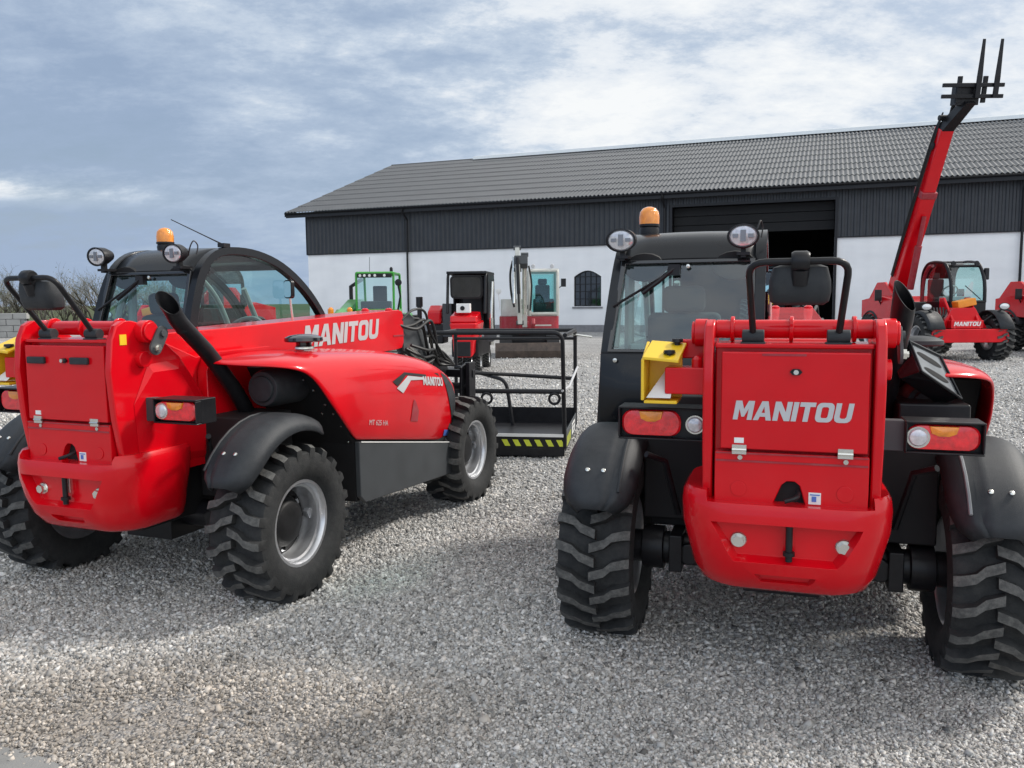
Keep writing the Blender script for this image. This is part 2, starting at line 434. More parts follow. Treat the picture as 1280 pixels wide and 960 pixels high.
    for x in (-.205, .012, .235): b.cyl((x-.008, -.48, 1.452), (x+.008, -.48, 1.452), .050, 20)
    for s, x in ((1, .334), (-1, -.302)):
        b.cyl((x, -.44, 1.435), (x+s*.05, -.44, 1.435), .056, 24); b.cyl((x+s*.05, -.44, 1.435), (x+s*.062, -.44, 1.435), .046, 24)
    b.cyl((.334, -.46, 1.30), (.37, -.46, 1.30), .04, 16)
    b.build('pivot_tube', 'red', T, bevel=.004)
    # lever plate with pin on the right cheek
    b = MB(); ly = Vector((0, .045, .075)).normalized()
    ring = []
    pa, pb = Vector((.40, -.43, 1.355)), Vector((.40, -.385, 1.425))
    poly = []
    dn = (pb-pa).normalized(); pr = Vector((0, -dn.z, dn.y))
    for k in range(13): a = math.pi*k/12; poly.append(pb+(pr*math.cos(a)+dn*math.sin(a))*.036)
    for k in range(13): a = math.pi*k/12; poly.append(pa+(-pr*math.cos(a)-dn*math.sin(a))*.036)
    b.prism([(p.y, p.z) for p in poly], 'x', .398, .410)
    b.cyl((.41, pb.y, pb.z), (.422, pb.y, pb.z), .018, 12)
    lv = b.build('pin_plate', 'grey', T, bevel=.003)
    MB().cyl((.408, pa.y, pa.z), (.424, pa.y, pa.z), .021, 6).cyl((.424, pa.y, pa.z), (.432, pa.y, pa.z), .013, 6).build('bolt', 'steel', lv)
    # -------- rear door
    d = MB().box(-.236, .283, -.634, -.576, 1.004, 1.372).build('rear_door', 'red', T, bevel=.006)
    if variant == 'B':
        MB().box(-.09, .065, -.6365, -.6335, 1.358, 1.366).build('door_seam', 'darkred', d)
    MB().prism([(p[0], p[1]) for p in [(-.022, 0), (-.012, .011), (.012, .011), (.022, 0), (.012, -.011), (-.012, -.011)]], 'y', 0, .01).build('lock_plate', 'black', d).location = (.03, -.646, 1.30)
    MB().cyl((.03, -.644, 1.30), (.03, -.656, 1.30), .009, 14).build('lock', 'steel', d)
    for x in (-.166, .207):
        h = MB()
        h.box(x-.026, x+.026, -.643, -.6345, 1.004, 1.022); h.box(x-.026, x+.026, -.643, -.6345, .986, 1.0015)
        h.cyl((x-.026, -.642, 1.003), (x+.026, -.642, 1.003), .006, 8)
        h.build('hinge', 'steel', d)
    if variant == 'B':
        letters('MANITOU', (-.192, -.6365, 1.117), (1, 0, 0), (0, 0, 1), .425, .072).build('lettering', 'letter', d, ang=0)
    else:
        for x in (-.150, .135):
            MB().box(x-.058, x+.058, -.652, -.634, 1.283, 1.317).build('door_handle', 'plastic', d, bevel=.006)
    MB().box(-.185, -.150, -.637, -.6335, 1.028, 1.048).build('sticker', 'white', d)
    # lower panel with a notch
    lp = MB().prism([(-.256, .792), (-.256, .992), (.290, .992), (.290, .780), (.078, .785), (.052, .875), (.036, .888), (.006, .888), (-.010, .875), (-.045, .789)], 'y', -.628, -.58).build('lower_panel', 'red', T, bevel=.004)
    MB().box(-.252, .286, -.6315, -.6285, .955, .962).box(-.252, .286, -.6315, -.6285, .985, .990).build('panel_seam', 'darkred', lp)
    for x in (-.163, .210): MB().cyl((x, -.628, .972), (x, -.633, .972), .009, 12).build('rivet', 'steel', lp)
    for x in (-.166, .211): MB().cyl((x, -.628, .852), (x, -.632, .852), .03, 24).build('round_cover', 'red', lp, bevel=.0015)
    MB().box(.085, .128, -.631, -.6285, .808, .852).build('sticker', 'white', lp)
    MB().box(.096, .112, -.633, -.6315, .818, .838).box(.09, .124, -.633, -.6315, .842, .846).build('sticker_print', 'blue', lp)
    MB().prism([(-.048, .785), (-.014, .892), (.048, .892), (.082, .785)], 'y', -.594, -.577).build('notch_back', 'void', lp)
    MB().tube(fillet([(.0, -.672, .822), (.045, -.662, .835), (.05, -.615, .85)], .02), .009, 8).build('release_lever', 'black', T)
    # -------- counterweight bumper
    def ring(z, hw, yr, yf, r, n=8):
        return [(p[0], p[1], z) for p in rrect(-hw, hw, yr, yf, r, n)]
    secs = [(.440, .285, -.560, -.10, .14), (.462, .315, -.605, -.10, .16), (.52, .342, -.652, -.10, .18), (.61, .362, -.686, -.10, .19), (.70, .384, -.694, -.10, .19), (.78, .388, -.690, -.10, .18), (.822, .383, -.678, -.10, .17), (.842, .368, -.660, -.12, .15)]
    rows = [ring(*s_) for s_ in secs]
    b = MB(); n = len(rows[0]); vs = [p for r_ in rows for p in r_]
    fs = [(i*n+j, i*n+(j+1) % n, (i+1)*n+(j+1) % n, (i+1)*n+j) for i in range(len(rows)-1) for j in range(n)]
    fs += [tuple(reversed(range(n))), tuple((len(rows)-1)*n+j for j in range(n))]
    b.add(vs, fs)
    cw = b.build('counterweight', 'red', T, ang=40)
    # recess and top pocket between the cheeks
    cut = MB()
    def hexcut(front, back, yf, yb):
        cut.hexa([(front[0][0], yf, front[0][1]), (front[1][0], yf, front[1][1]), (back[1][0], yb, back[1][1]), (back[0][0], yb, back[0][1]),
                  (front[3][0], yf, front[3][1]), (front[2][0], yf, front[2][1]), (back[2][0], yb, back[2][1]), (back[3][0], yb, back[3][1])])
    hexcut([(-.195, .555), (.205, .555), (.290, .737), (-.280, .737)], [(-.165, .600), (.175, .600), (.258, .724), (-.248, .724)], -.725, -.636)
    boolean_cut(cw, cut)
    cut = MB(); cut.hexa([(-.265, -.9, .775), (.297, -.9, .775), (.297, -.4, .800), (-.265, -.4, .800), (-.30, -.9, .95), (.33, -.9, .95), (.33, -.4, .95), (-.30, -.4, .95)])
    cut = MB().hexa([(-.285, -.76, .806), (.318, -.76, .806), (.296, -.40, .800), (-.262, -.40, .800), (-.31, -.76, .95), (.345, -.76, .95), (.296, -.40, .95), (-.262, -.40, .95)]); boolean_cut(cw, cut)
    cut = MB().hexa([(-.095, -.73, .488), (.11, -.73, .488), (.09, -.605, .500), (-.075, -.605, .500), (-.115, -.73, .535), (.13, -.73, .535), (.11, -.605, .528), (-.095, -.605, .528)]); boolean_cut(cw, cut)
    for p in cw.data.polygons: p.use_smooth = True
    cw.data.set_sharp_from_angle(angle=R(38))
    md = cw.modifiers.new('b', 'BEVEL'); md.width = .018; md.segments = 3; md.limit_method = 'ANGLE'; md.angle_limit = R(32); md.harden_normals = True
    for x in (-.163, .212):
        bt = MB().lathe([(0, .031), (.006, .031), (.010, .027)], (x, -.634, .655), axis=(0, -1, 0), n=20)
        bt.cyl((x, -.638, .655), (x, -.664, .655), .021, 6); bt.build('bolt', 'steel', cw)
    MB().cyl((.02, -.668, .595), (.02, -.668, .73), .013, 12).cyl((.02, -.668, .617), (.02, -.668, .631), .022, 12).build('tow_pin', 'black', cw)
    MB().cyl((.028, -.650, .65), (.028, -.650, .77), .006, 8).build('pin_rod', 'steel', cw)
    # -------- tail lamps
    tail_lamp(T, .338+.085, .690, -.47, .990, 1.112, .432, .676, .036, .468)
    MB().box(.337, .425, -.452, -.40, .992, 1.108).build('lamp_bracket', 'grey', T, bevel=.003)
    tail_lamp(T, -.655, -.300, -.47, 1.000, 1.134, -.642, -.402, .034, -.345)
    # -------- left arm with yellow guard
    MB().box(-.455, -.28, -.58, -.46, 1.20, 1.305).box(-.44, -.28, -.42, -.34, 1.33, 1.405).build('side_arm', 'red', T, bevel=.006)
    MB().lathe([(0, .022), (.03, .022), (.04, .012), (.045, 0)], (-.335, -.53, 1.305), axis=(0, 0, 1), n=12).build('arm_boss', 'red', T)
    g = MB()
    g.prism([(-.60, 1.175), (-.60, 1.335), (-.57, 1.345), (-.45, 1.40), (-.45, 1.175)], 'x', -.545, -.533)
    g.add([(-.54, -.60, 1.347), (-.40, -.60, 1.335), (-.385, -.45, 1.395), (-.525, -.45, 1.405), (-.54, -.60, 1.335), (-.40, -.60, 1.323), (-.385, -.45, 1.383), (-.525, -.45, 1.393)], [(0, 1, 2, 3), (7, 6, 5, 4), (0, 4, 5, 1), (1, 5, 6, 2), (2, 6, 7, 3), (3, 7, 4, 0)])
    g.box(-.533, -.405, -.60, -.45, 1.163, 1.175); g.box(-.533, -.40, -.465, -.45, 1.175, 1.378)
    yg = g.build('yellow_guard', 'yellow', T, bevel=.003)
    for p in ((-.44, -.56, 1.345), (-.42, -.47, 1.385)): MB().lathe([(0, .012), (.012, .012), (.014, .024), (.026, .022), (.028, 0)], p, axis=(0, 0, 1), n=10).build('knob', 'black', yg)
    MB().add([(-.525, -.592, 1.185), (-.43, -.592, 1.185), (-.43, -.45, 1.31), (-.45, -.45, 1.31)], [(0, 1, 2, 3)]).build('inner_plate', 'white', yg)
    # -------- mirror bracket and mirror
    feet = [(-.125, -.585, 1.42), (.175, -.585, 1.42)]
    pts = fillet([(-.125, -.585, 1.43), (-.140, -.80, 1.695), (.19, -.80, 1.695), (.175, -.585, 1.43)], .06)
    mb = MB().tube(pts, .0125, 12).build('mirror_bracket', 'black', T)
    for f_ in feet:
        b = MB()
        b.box(f_[0]-.045, f_[0]+.045, f_[1]-.025, f_[1]+.03, f_[2]-.022, f_[2]-.012)
        b.cyl((f_[0]-.04, f_[1], f_[2]+.008), (f_[0]+.04, f_[1], f_[2]+.008), .026, 14)
        b.build('bracket_clamp', 'plastic', mb, bevel=.003)
    mx = .032
    mir = MB()
    rows = []
    for z, hw, dy in ((1.690, .05, .018), (1.676, .09, .035), (1.63, .102, .05), (1.59, .104, .052), (1.558, .098, .045), (1.545, .08, .03)):
        rr = rrect(mx-hw, mx+hw, -.76-dy, -.76+dy, min(dy, hw)*.7, 4); rows.append([(p[0], p[1]+(1.695-z)*.25, z) for p in rr])
    n = len(rows[0]); mir.add([p for r_ in rows for p in r_], [(i*n+j, i*n+(j+1) % n, (i+1)*n+(j+1) % n, (i+1)*n+j) for i in range(5) for j in range(n)]+[tuple(range(n)), tuple(5*n+j for j in range(n))])
    mo = mir.build('mirror', 'plastic', T, bevel=.004)
    MB().lathe([(-.03, .03), (-.02, .036), (.02, .036), (.03, .03)], (mx, -.80, 1.695), axis=(1, 0, 0), n=14).cyl((mx, -.795, 1.67), (mx, -.775, 1.62), .03, 12).build('mirror_clamp', 'black', mo)
    # -------- exhaust
    path = smooth_path([(.415, .30, .80), (.418, .16, 1.03), (.420, -.06, 1.28), (.420, -.20, 1.405), (.421, -.285, 1.480), (.421, -.325, 1.535)], 5)
    ex = MB().tube(path, .043, 20, cap=False)
    # slanted mouth: short flared sleeve
    tip = Vector((.421, -.325, 1.535)); dirv = Vector((0, -.588, .809)).normalized()
    u = Vector((1, 0, 0)); w = dirv.cross(u)
    def mouth(j, r_, low=False):
        a = 2*math.pi*j/28; cdir = math.cos(a)*.93-math.sin(a)*.30
        return tip+dirv*((-.12 if low else .05-.058*cdir))+(u*math.cos(a)+w*math.sin(a))*r_
    ro = [[tip-dirv*.004+(u*math.cos(2*math.pi*j/28)+w*math.sin(2*math.pi*j/28))*.043 for j in range(29)], [mouth(j, .0435) for j in range(29)]]
    inner = [[mouth(j, .039) for j in range(29)], [mouth(j, .038, True) for j in range(29)]]
    ex.grid(ro); ex.grid([ro[1], inner[0]]); ex.grid(inner)
    e = ex.build('exhaust_pipe', 'black', T)
    MB().cyl(tip-dirv*.10, tip-dirv*.115, .0378, 20).build('exhaust_inside', 'void', e)
    # -------- cab
    cab = MB()
    XR, XL = -.10, -.90
    def lean(x, z): return x+(.055*max(0, (z-1.3))/.6 if x < -.5 else -.0)
    for x, ins in ((XR, -1), (XL, 1)):
        pts = []
        path = smooth_path([(x, y, z) for y, z in ARCH], 3)
        outer = [(lean(p.x, p.z), p.y, p.z) for p in path]
        w = .052
        ctr = Vector((0, 1.1, 1.25))
        rows = []
        for p in path:
            d = (Vector((0, ctr.y, ctr.z))-Vector((0, p.y, p.z))).normalized()
            th = .055 if p.y > .5 else .07
            xx = lean(p.x, p.z)
            rows.append([(xx, p.y, p.z), (xx+ins*w, p.y, p.z), (xx+ins*w, p.y+d.y*th, p.z+d.z*th), (xx, p.y+d.y*th, p.z+d.z*th), (xx, p.y, p.z)])
        cab.grid(rows)
    # lower cab body
    cab.prism([(XL-.005, .60), (XL-.02, .95), (XL, 1.31), (-.36, 1.31), (-.33, 1.15), (-.33, .60)], 'y', .335, 1.75)
    cab.box(XL+.01, -.115, 1.72, 1.93, .85, 1.29)
    cab.box(-.36, -.115, .36, 1.75, 1.0, 1.29)
    c_ = cab.build('cab', 'cabgrey', T, ang=40, bevel=.006)
    # rear lower quarter panel, slightly bulged
    rows = []
    for z, dy in ((.93, .0), (.97, .035), (1.10, .045), (1.24, .03), (1.295, .0)):
        rows.append([(x, .332-dy*(1-abs((x+.63)/.29)**4), z) for x in np.linspace(-.90, -.36, 9)])
    q = MB().grid(rows).build('rear_quarter_panel', 'cabgrey', c_, ang=40)
    MB().lathe([(0, .012), (.006, .011), (.008, 0)], (-.82, .305, 1.265), axis=(0, -1, 0), n=12).build('panel_bolt', 'steel', q)
    # roof shell between the arches
    ap = smooth_path([(0, y, z) for y, z in ARCH[3:9]], 5)
    rows = []
    for i, p in enumerate(ap):
        xl, xr = -.83, -.125
        cr = [.0, .006, .010, .010, .006, 0]
        rows.append([(xl+(xr-xl)*k/5, p.y+.002, p.z-.006+cr[k]*.8) for k in range(6)])
    # rear fascia lip
    lipz = rows[0]
    rows = [[(p[0], p[1]+.03, p[2]-.02) for p in lipz]]+rows
    rf = MB().grid(rows).build('roof', 'cabgrey', c_, ang=60, solid=.03)
    # rear window frame and pane
    def quadframe(pts, w, name, mat, parent, th=.02):
        pts = [Vector(p) for p in pts]; c0 = sum(pts, Vector())/len(pts); n_ = (pts[1]-pts[0]).cross(pts[2]-pts[0]).normalized()
        inn = [p+(c0-p).normalized()*w*1.4 for p in pts]; m_ = len(pts)
        vs = pts+inn+[p+n_*th for p in pts]+[p+n_*th for p in inn]
        fs = []
        for i in range(m_):
            j = (i+1) % m_
            fs += [(i, j, m_+j, m_+i), (2*m_+i, 3*m_+i, 3*m_+j, 2*m_+j), (i, 2*m_+i, 2*m_+j, j), (m_+i, m_+j, 3*m_+j, 3*m_+i)]
        fo = MB().add(vs, fs).build(name, mat, parent, bevel=.004)
        return fo, inn
    corners = [(-.868, .345, 1.30), (-.145, .345, 1.30), (-.150, .462, 1.765), (-.815, .462, 1.765)]
    fo, inn = quadframe(corners, .022, 'rear_window', 'gloss', c_)
    MB().add([p+Vector((0, .008, 0)) for p in inn], [(0, 1, 2, 3)]).build('pane', 'glass', fo, ang=0)
    # upper dark band inside the glass + dark ovals modelled as lamp shadows
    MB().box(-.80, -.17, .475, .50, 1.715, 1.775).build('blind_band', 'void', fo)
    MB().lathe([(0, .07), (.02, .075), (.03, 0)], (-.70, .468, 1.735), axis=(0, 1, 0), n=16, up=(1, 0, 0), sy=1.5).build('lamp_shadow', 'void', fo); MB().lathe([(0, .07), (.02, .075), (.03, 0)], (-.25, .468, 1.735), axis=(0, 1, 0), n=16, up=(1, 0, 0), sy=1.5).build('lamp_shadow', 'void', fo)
    wp = MB()
    wp.tube([(-.545, .436, 1.725), (-.62, .415, 1.66), (-.70, .398, 1.60)], .012, 8); wp.tube([(-.555, .425, 1.71), (-.845, .375, 1.535)], .007, 6)
    wp.box(-.575, -.515, .425, .46, 1.69, 1.745)
    wp.build('rear_wiper', 'black', fo)
    MB().lathe([(0, .012), (.008, .01), (.01, 0)], (-.475, .44, 1.735), axis=(0, -1, 0), n=10).build('window_knob', 'steel', fo)
    # right side pane
    def archfill(x, inset, zb=1.31):
        ctr = Vector((0, 1.1, 1.30)); path = smooth_path([(x, y, z) for y, z in ARCH], 2)
        pts = []
        for p in path:
            d = (Vector((x, ctr.y, ctr.z))-p).normalized(); q_ = p+d*inset; pts.append((lean(x, q_.z), q_.y, max(q_.z, zb)))
        return pts
    for x, nm in ((-.128, 'side_window'), (-.875, 'door_window')):
        pts = archfill(x, .05)
        c0 = (lean(x, 1.5), 1.1, 1.45)
        b = MB().add([c0]+pts, [(0, i+1, i+2) for i in range(len(pts)-1)]+[(0, len(pts), 1)])
        b.build(nm, 'clearglass', c_, ang=0)
    # windscreen
    ap = smooth_path([(0, y, z) for y, z in ARCH[8:]], 4)
    MB().grid([[(-.84, p.y-.012, p.z-.012), (-.155, p.y-.012, p.z-.012)] for p in ap]).build('windscreen', 'clearglass', c_, ang=60)
    MB().box(-.84, -.155, 1.27, 1.33, 1.80, 1.835).box(-.84, -.155, 1.88, 1.93, 1.26, 1.31).build('windscreen_frame', 'black', c_, bevel=.005)
    # door frame seen through the cab
    df = smooth_path([(-.855, .50, 1.32), (-.85, .56, 1.55), (-.835, .70, 1.76), (-.83, .92, 1.84), (-.83, 1.2, 1.80), (-.84, 1.45, 1.62), (-.85, 1.62, 1.34)], 4)
    MB().tube(df, .02, 8).build('door_frame', 'console', c_)
    # interior
    it = MB()
    it.box(-.86, -.13, .42, 1.80, .92, .96); it.box(-.86, -.60, 1.45, 1.80, .96, 1.22); it.box(-.60, -.20, 1.58, 1.82, .96, 1.34)
    it.box(-.30, -.14, .60, 1.30, .96, 1.22); it.box(-.86, -.76, .5, 1.1, .96, 1.30)
    it.build('dashboard', 'interior', c_, bevel=.02)
    st = MB(); st.box(-.72, -.30, .66, 1.12, 1.02, 1.14); st.box(-.70, -.32, .58, .68, 1.12, 1.50, Matrix.Rotation(.12, 3, 'X')); st.box(-.62, -.40, .55, .63, 1.50, 1.64, Matrix.Rotation(.12, 3, 'X'))
    st.build('seat', 'seat', c_, bevel=.035, seg=3)
    ring_ = [Vector((-.51, 1.34, 1.33))+Vector((math.cos(a)*.175, math.sin(a)*.09, math.sin(a)*.13)) for a in np.linspace(0, 2*math.pi, 28, endpoint=False)]
    sw = MB().tube(ring_, .016, 8, closed=True)
    sw.tube([(-.51, 1.34, 1.33), (-.51, 1.50, 1.10)], .025, 10)
    for a in (0, 2.1, 4.2): sw.tube([(-.51, 1.34, 1.33), Vector((-.51, 1.34, 1.33))+Vector((math.cos(a)*.17, math.sin(a)*.088, math.sin(a)*.125))], .011, 6)
    sw.build('steering_wheel', 'console', c_)
    MB().box(-.30, -.19, 1.30, 1.42, 1.25, 1.43).build('display_screen', 'console', c_, bevel=.012)
    MB().box(-.78, -.70, .50, .60, 1.24, 1.34).build('coat_box', 'console', c_, bevel=.01)
    MB().tube([(-.80, .60, 1.3), (-.80, .62, 1.74)], .026, 8).build('inner_post', 'console', c_); MB().tube([(-.66, 1.78, 1.28), (-.66, 1.55, 1.68)], .02, 8).build('inner_post', 'console', c_)
    # interior dark header with straps, seen through the side window
    b = MB(); b.box(-.80, -.18, .62, 1.10, 1.85, 1.875); b.tube([(-.2, .6, 1.80), (-.3, .8, 1.78), (-.6, .95, 1.80)], .02, 6); b.tube([(-.75, .7, 1.80), (-.4, .9, 1.77)], .015, 6)
    b.build('headliner', 'interior', c_)
    # side mirror at the front right
    m_ = MB().prism([(p[0], p[1]) for p in rrect(-.045, .045, -.065, .065, .025, 4)], 'y', 0, .025).build('side_mirror', 'black', c_, bevel=.006)
    m_.location = (-.09, 1.32, 1.665); m_.rotation_euler = (0, 0, -.3)
    MB().prism([(p[0], p[1]) for p in rrect(-.038, .038, -.056, .056, .02, 4)], 'y', -.004, -.001).build('mirror_face', 'mirror', m_)
    MB().tube([(.0, .015, -.05), (.0, .03, -.20), (-.02, .05, -.34)], .009, 6).build('mirror_stalk', 'steel', m_)
    # lamps, beacon, antenna
    work_lamp(T, (-.800, .355, 1.868), (-.12, -1, -.12)); work_lamp(T, (-.207, .37, 1.872), (0, -1, -.1))
    bc = MB().lathe([(0, .052), (.03, .055), (.045, .05), (.05, .058), (.062, .058), (.064, .05)], (-.735, .86, 1.925), axis=(0, 0, 1), n=24).build('beacon', 'black', T)
    MB().lathe([(.062, .056), (.10, .057), (.13, .052), (.15, .036), (.158, .015), (.159, 0)], (-.735, .86, 1.925), axis=(0, 0, 1), n=24).build('amber_dome', 'amberlens', bc)
    if variant == 'A': MB().box(-.15, -.10, .69, .75, 1.925, 1.95).tube([(-.125, .72, 1.94), (-.18, .64, 1.985), (-.30, .46, 2.085)], [.006, .004, .003], 6).build('antenna', 'black', T)
    MB().tube(smooth_path([(-.16, .44, 1.86), (-.14, .44, 1.92), (-.13, .46, 1.95), (-.12, .48, 1.92), (-.125, .47, 1.87)], 4), .004, 6).build('lamp_cable', 'hose', T)
    # -------- hood
    def zt(y): return float(np.interp(y, [-.15, .2, .85, 1.34, 1.75, 1.95, 2.12, 2.22], [1.262, 1.302, 1.286, 1.250, 1.185, 1.125, 1.04, .96]))
    def zb(y): return .743+(y-.63)*(.528-.743)/1.33
    ks = [(.36, 0), (.58, 0), (.74, -.018), (.835, -.060), (.872, -.15), (.892, -.30), (.896, None), (.872, 'b')]
    yr = [-.10, -.07, -.01, .10, .21, .31, .45, .625]
    yf = [2.20, 2.20, 2.18, 2.16, 2.14, 2.11, 2.06, 1.96]
    rows = []
    S = [0, .03, .12, .3, .5, .68, .82, .92, .97, 1]
    for s_ in S:
        row = []
        for k, (x, dz) in enumerate(ks):
            y = yr[k]+(yf[k]-yr[k])*s_
            top = zt(y); bot = zb(y)
            if dz is None: z = bot+.13
            elif dz == 'b': z = bot
            else:
                f_ = (top-bot)/.60; z = top+dz*min(1.15, max(.45, f_))
            xx = x-(.05*max(0, (s_-.6)/.4)**2 if k > 1 else 0)
            if s_ == 0 and k > 0: z -= .02*(k < 4)
            row.append((xx, y, z))
        rows.append(row)
    # front cap
    rows.append([(p[0]-(.08 if k > 1 else 0), p[1]+.03-(.05 if k > 5 else 0), p[2]-(.05 if k < 4 else 0)) for k, p in enumerate(rows[-1])])
    hood = MB().grid(rows).build('hood', 'red', T, ang=80, solid=.02, sub=3)
    hs = lambda y, z, x=.897: (x, y, z)
    # engine side opening: filter and grating
    b = MB().lathe([(0, .02), (.0, .095), (-.03, .105), (-.30, .105)], (.60, .12, 1.10), axis=(0, -1, 0), n=28)
    b.lathe([(.0, .075), (.012, .07), (.016, .03), (.016, 0)], (.60, .12, 1.10), axis=(0, -1, 0), n=28)
    b.build('air_filter', 'plastic', T, bevel=.004)
    for p in ((.70, .36, 1.13), (.75, .38, 1.07), (.78, .45, .98), (.80, .50, .92), (.72, .50, .92), (.81, .56, .84), (.78, .60, .80), (.83, .60, .74)):
        MB().lathe([(0, .008), (.006, .006), (.007, 0)], p, axis=(0, -1, 0), n=8).build('inner_rivet', 'steel', T)
    # precleaner
    pc = MB().lathe([(0, .05), (.02, .05), (.024, .045), (.045, .045), (.046, .108), (.052, .113), (.070, .110), (.082, .085), (.090, .04), (.091, 0)], (.60, .515, 1.295), axis=(0, 0, 1), n=36)
    pc.build('precleaner_cap', 'gloss' if variant == 'A' else 'plastic', T)
    MB().lathe([(.0, .062), (.012, .058), (.013, .0)], (.60, .515, 1.30), axis=(0, 0, 1), n=24).build('precleaner_base', 'steel', T)
    # side skirt
    sk = MB().prism([(.640, .736), (1.95, .523), (1.935, .295), (1.90, .29), (.70, .352), (.645, .40)], 'x', .848, .882).build('side_skirt', 'grey', T, bevel=.008)
    MB().prism([(.66, .736), (1.94, .526), (1.94, .519), (.66, .729)], 'x', .8825, .8855).build('trim_strip', 'white', sk)
    if variant == 'B':
        pl = [Vector((.469, -.14, 1.389)), Vector((.514, -.16, 1.271)), Vector((.690, -.02, 1.147)), Vector((.604, -.02, 1.323))]
        nrm = (pl[1]-pl[0]).cross(pl[3]-pl[0]).normalized()
        if nrm.y > 0: nrm = -nrm
        b = MB(); ins = .0
        b.hexa([p-nrm*.10 for p in pl]+[p for p in pl])
        bx = b.build('intake_box', 'gloss', T, bevel=.008)
        e1 = (pl[3]-pl[0]+pl[2]-pl[1])*.5; e2 = (pl[1]-pl[0]+pl[2]-pl[3])*.5; c0 = sum(pl, Vector())/4
        b = MB()
        for q_ in (-.2, .22):
            b = MB(); cs = c0+e2*q_
            pts = []
            for k in range(24):
                a = 2*math.pi*k/24
                ca, sa = math.cos(a), math.sin(a)
                pts.append(cs+e1*(.28*ca+(.06 if ca > 0 else -.06))+e2*.09*sa+nrm*.003)
            b.add(pts, [tuple(range(24))])
            b.build('intake_slot', 'void', bx, ang=0)
        MB().add([c0+(p-c0)*.93+nrm*.0015 for p in pl], [(0, 1, 2, 3)]).build('intake_plate_sheen', 'plate', bx, ang=0)  # grey face painted in for pale reflections on the gloss-black box
        b = MB()
        for i in range(4): b.tube([pl[i]+nrm*.004, pl[(i+1) % 4]+nrm*.004], .006, 6)
        b.build('intake_rim', 'cabgrey', bx)
        MB().box(.45, .72, -.08, .20, .985, 1.13).build('battery_box', 'black', T, bevel=.01)
    # -------- boom
    pb, pf = Vector((.05, -.42, 1.335)), Vector((.05, 2.46, 1.345))
    bm_ = MB()
    bw = .145
    prof = [(-.40, 1.20), (-.46, 1.33), (-.40, 1.41), (.30, 1.425), (2.40, 1.505), (2.46, 1.49), (2.48, 1.45), (2.48, 1.24), (2.45, 1.19), (2.35, 1.18), (.3, 1.12)]
    bm_.prism(prof, 'x', .05-bw, .05+bw)
    bo = bm_.build('boom', 'red', T, bevel=.025, seg=3)
    letters('MANITOU', (.05+bw+.003, 1.08, 1.264), (0, 1, .025), (0, 0, 1), 1.0, .150).build('lettering', 'letter', bo, ang=0)
    letters('MANITOU', (.05-bw-.003, 2.05, 1.262), (0, -1, -.025), (0, 0, 1), 1.05, .155).build('lettering', 'letter', bo, ang=0)
    MB().box(.05+bw+.002, .05+bw+.006, 2.30, 2.478, 1.29, 1.30).build('boom_line', 'darkred', bo)
    for x in (-.06, .16): MB().lathe([(0, .03), (.02, .03), (.03, .015)], (x, 2.3, 1.49), axis=(0, 0, 1), n=12).build('boom_lug', 'red', bo)
    # inner boom, gooseneck and head
    ib = MB().prism([(2.3, 1.23), (2.3, 1.44), (2.75, 1.45), (3.02, 1.25), (3.22, .82), (3.20, .55), (3.02, .55), (2.98, .85), (2.80, 1.15), (2.65, 1.24)], 'x', -.04, .14)
    ib.build('boom_head', 'grey', T, bevel=.01)
    b = MB()
    for x in (-.42, .46): b.box(x-.02, x+.02, 3.16, 3.30, .42, 1.02)
    b.prism([(3.10, .60), (3.12, .98), (3.26, 1.02), (3.34, .86), (3.30, .60)], 'x', .40, .424)
    b.prism([(3.10, .60), (3.12, .98), (3.26, 1.02), (3.34, .86), (3.30, .60)], 'x', -.37, -.346)
    b.box(-.45, .49, 3.22, 3.28, .45, .55); b.box(-.45, .49, 3.22, 3.28, .88, .95); b.cyl((-.40, 3.2, .80), (.46, 3.2, .80), .035, 12)
    b.build('carriage', 'black', T, bevel=.006)
    for i in range(5):
        x = -.02+.05*i
        MB().tube(smooth_path([(x, 2.42, 1.30+.02*i), (x+.06, 2.62, 1.46-.03*i), (x+.10, 2.82, 1.40), (x+.08, 2.98, 1.12), (x+.05, 3.10, .92+.02*i)], 5), .014, 8).build('hose', 'hose', T)
    b = MB(); b.tube(smooth_path([(.19, 2.46, 1.42), (.22, 2.6, 1.50), (.24, 2.78, 1.48), (.26, 2.86, 1.28), (.30, 3.1, 1.02)], 6), .011, 8)
    b.build('hose', 'hose', T)
    hb = MB().prism([(2.92, .62), (2.86, 1.02), (2.98, 1.16), (3.16, 1.12), (3.26, .95), (3.22, .60)], 'x', .20, .225).prism([(2.92, .62), (2.86, 1.02), (2.98, 1.16), (3.16, 1.12), (3.26, .95), (3.22, .60)], 'x', -.125, -.10)
    hb.cyl((-.14, 3.05, .90), (.25, 3.05, .90), .07, 16); hb.box(-.10, .20, 2.95, 3.15, .62, .72)
    hb.build('head_bracket', 'black', T, bevel=.004)
    MB().cyl((.226, 3.05, .90), (.240, 3.05, .90), .035, 12).build('head_pin', 'steel', T)
    for k in range(4): MB().tube(smooth_path([(.10+.05*k, 2.5, 1.12+.03*k), (.20+.04*k, 2.66, .98+.06*k), (.24+.02*k, 2.84, 1.0+.05*k), (.26, 3.0, 1.14-.04*k), (.34, 3.14, 1.0)], 5), .013, 8).build('hose', 'hose', T)
    b = MB(); b.cyl((.19, 2.55, 1.20), (.19, 3.08, .90), .03, 12); b.cyl((.19, 2.75, 1.11), (.19, 3.12, .87), .018, 10); b.build('tilt_cylinder', 'steel', T)
    MB().prism([(2.50, 1.16), (2.50, 1.44), (2.62, 1.47), (2.70, 1.42), (2.80, 1.2), (2.72, 1.10)], 'x', .165, .18).build('hose_guard', 'grey', T, bevel=.004)
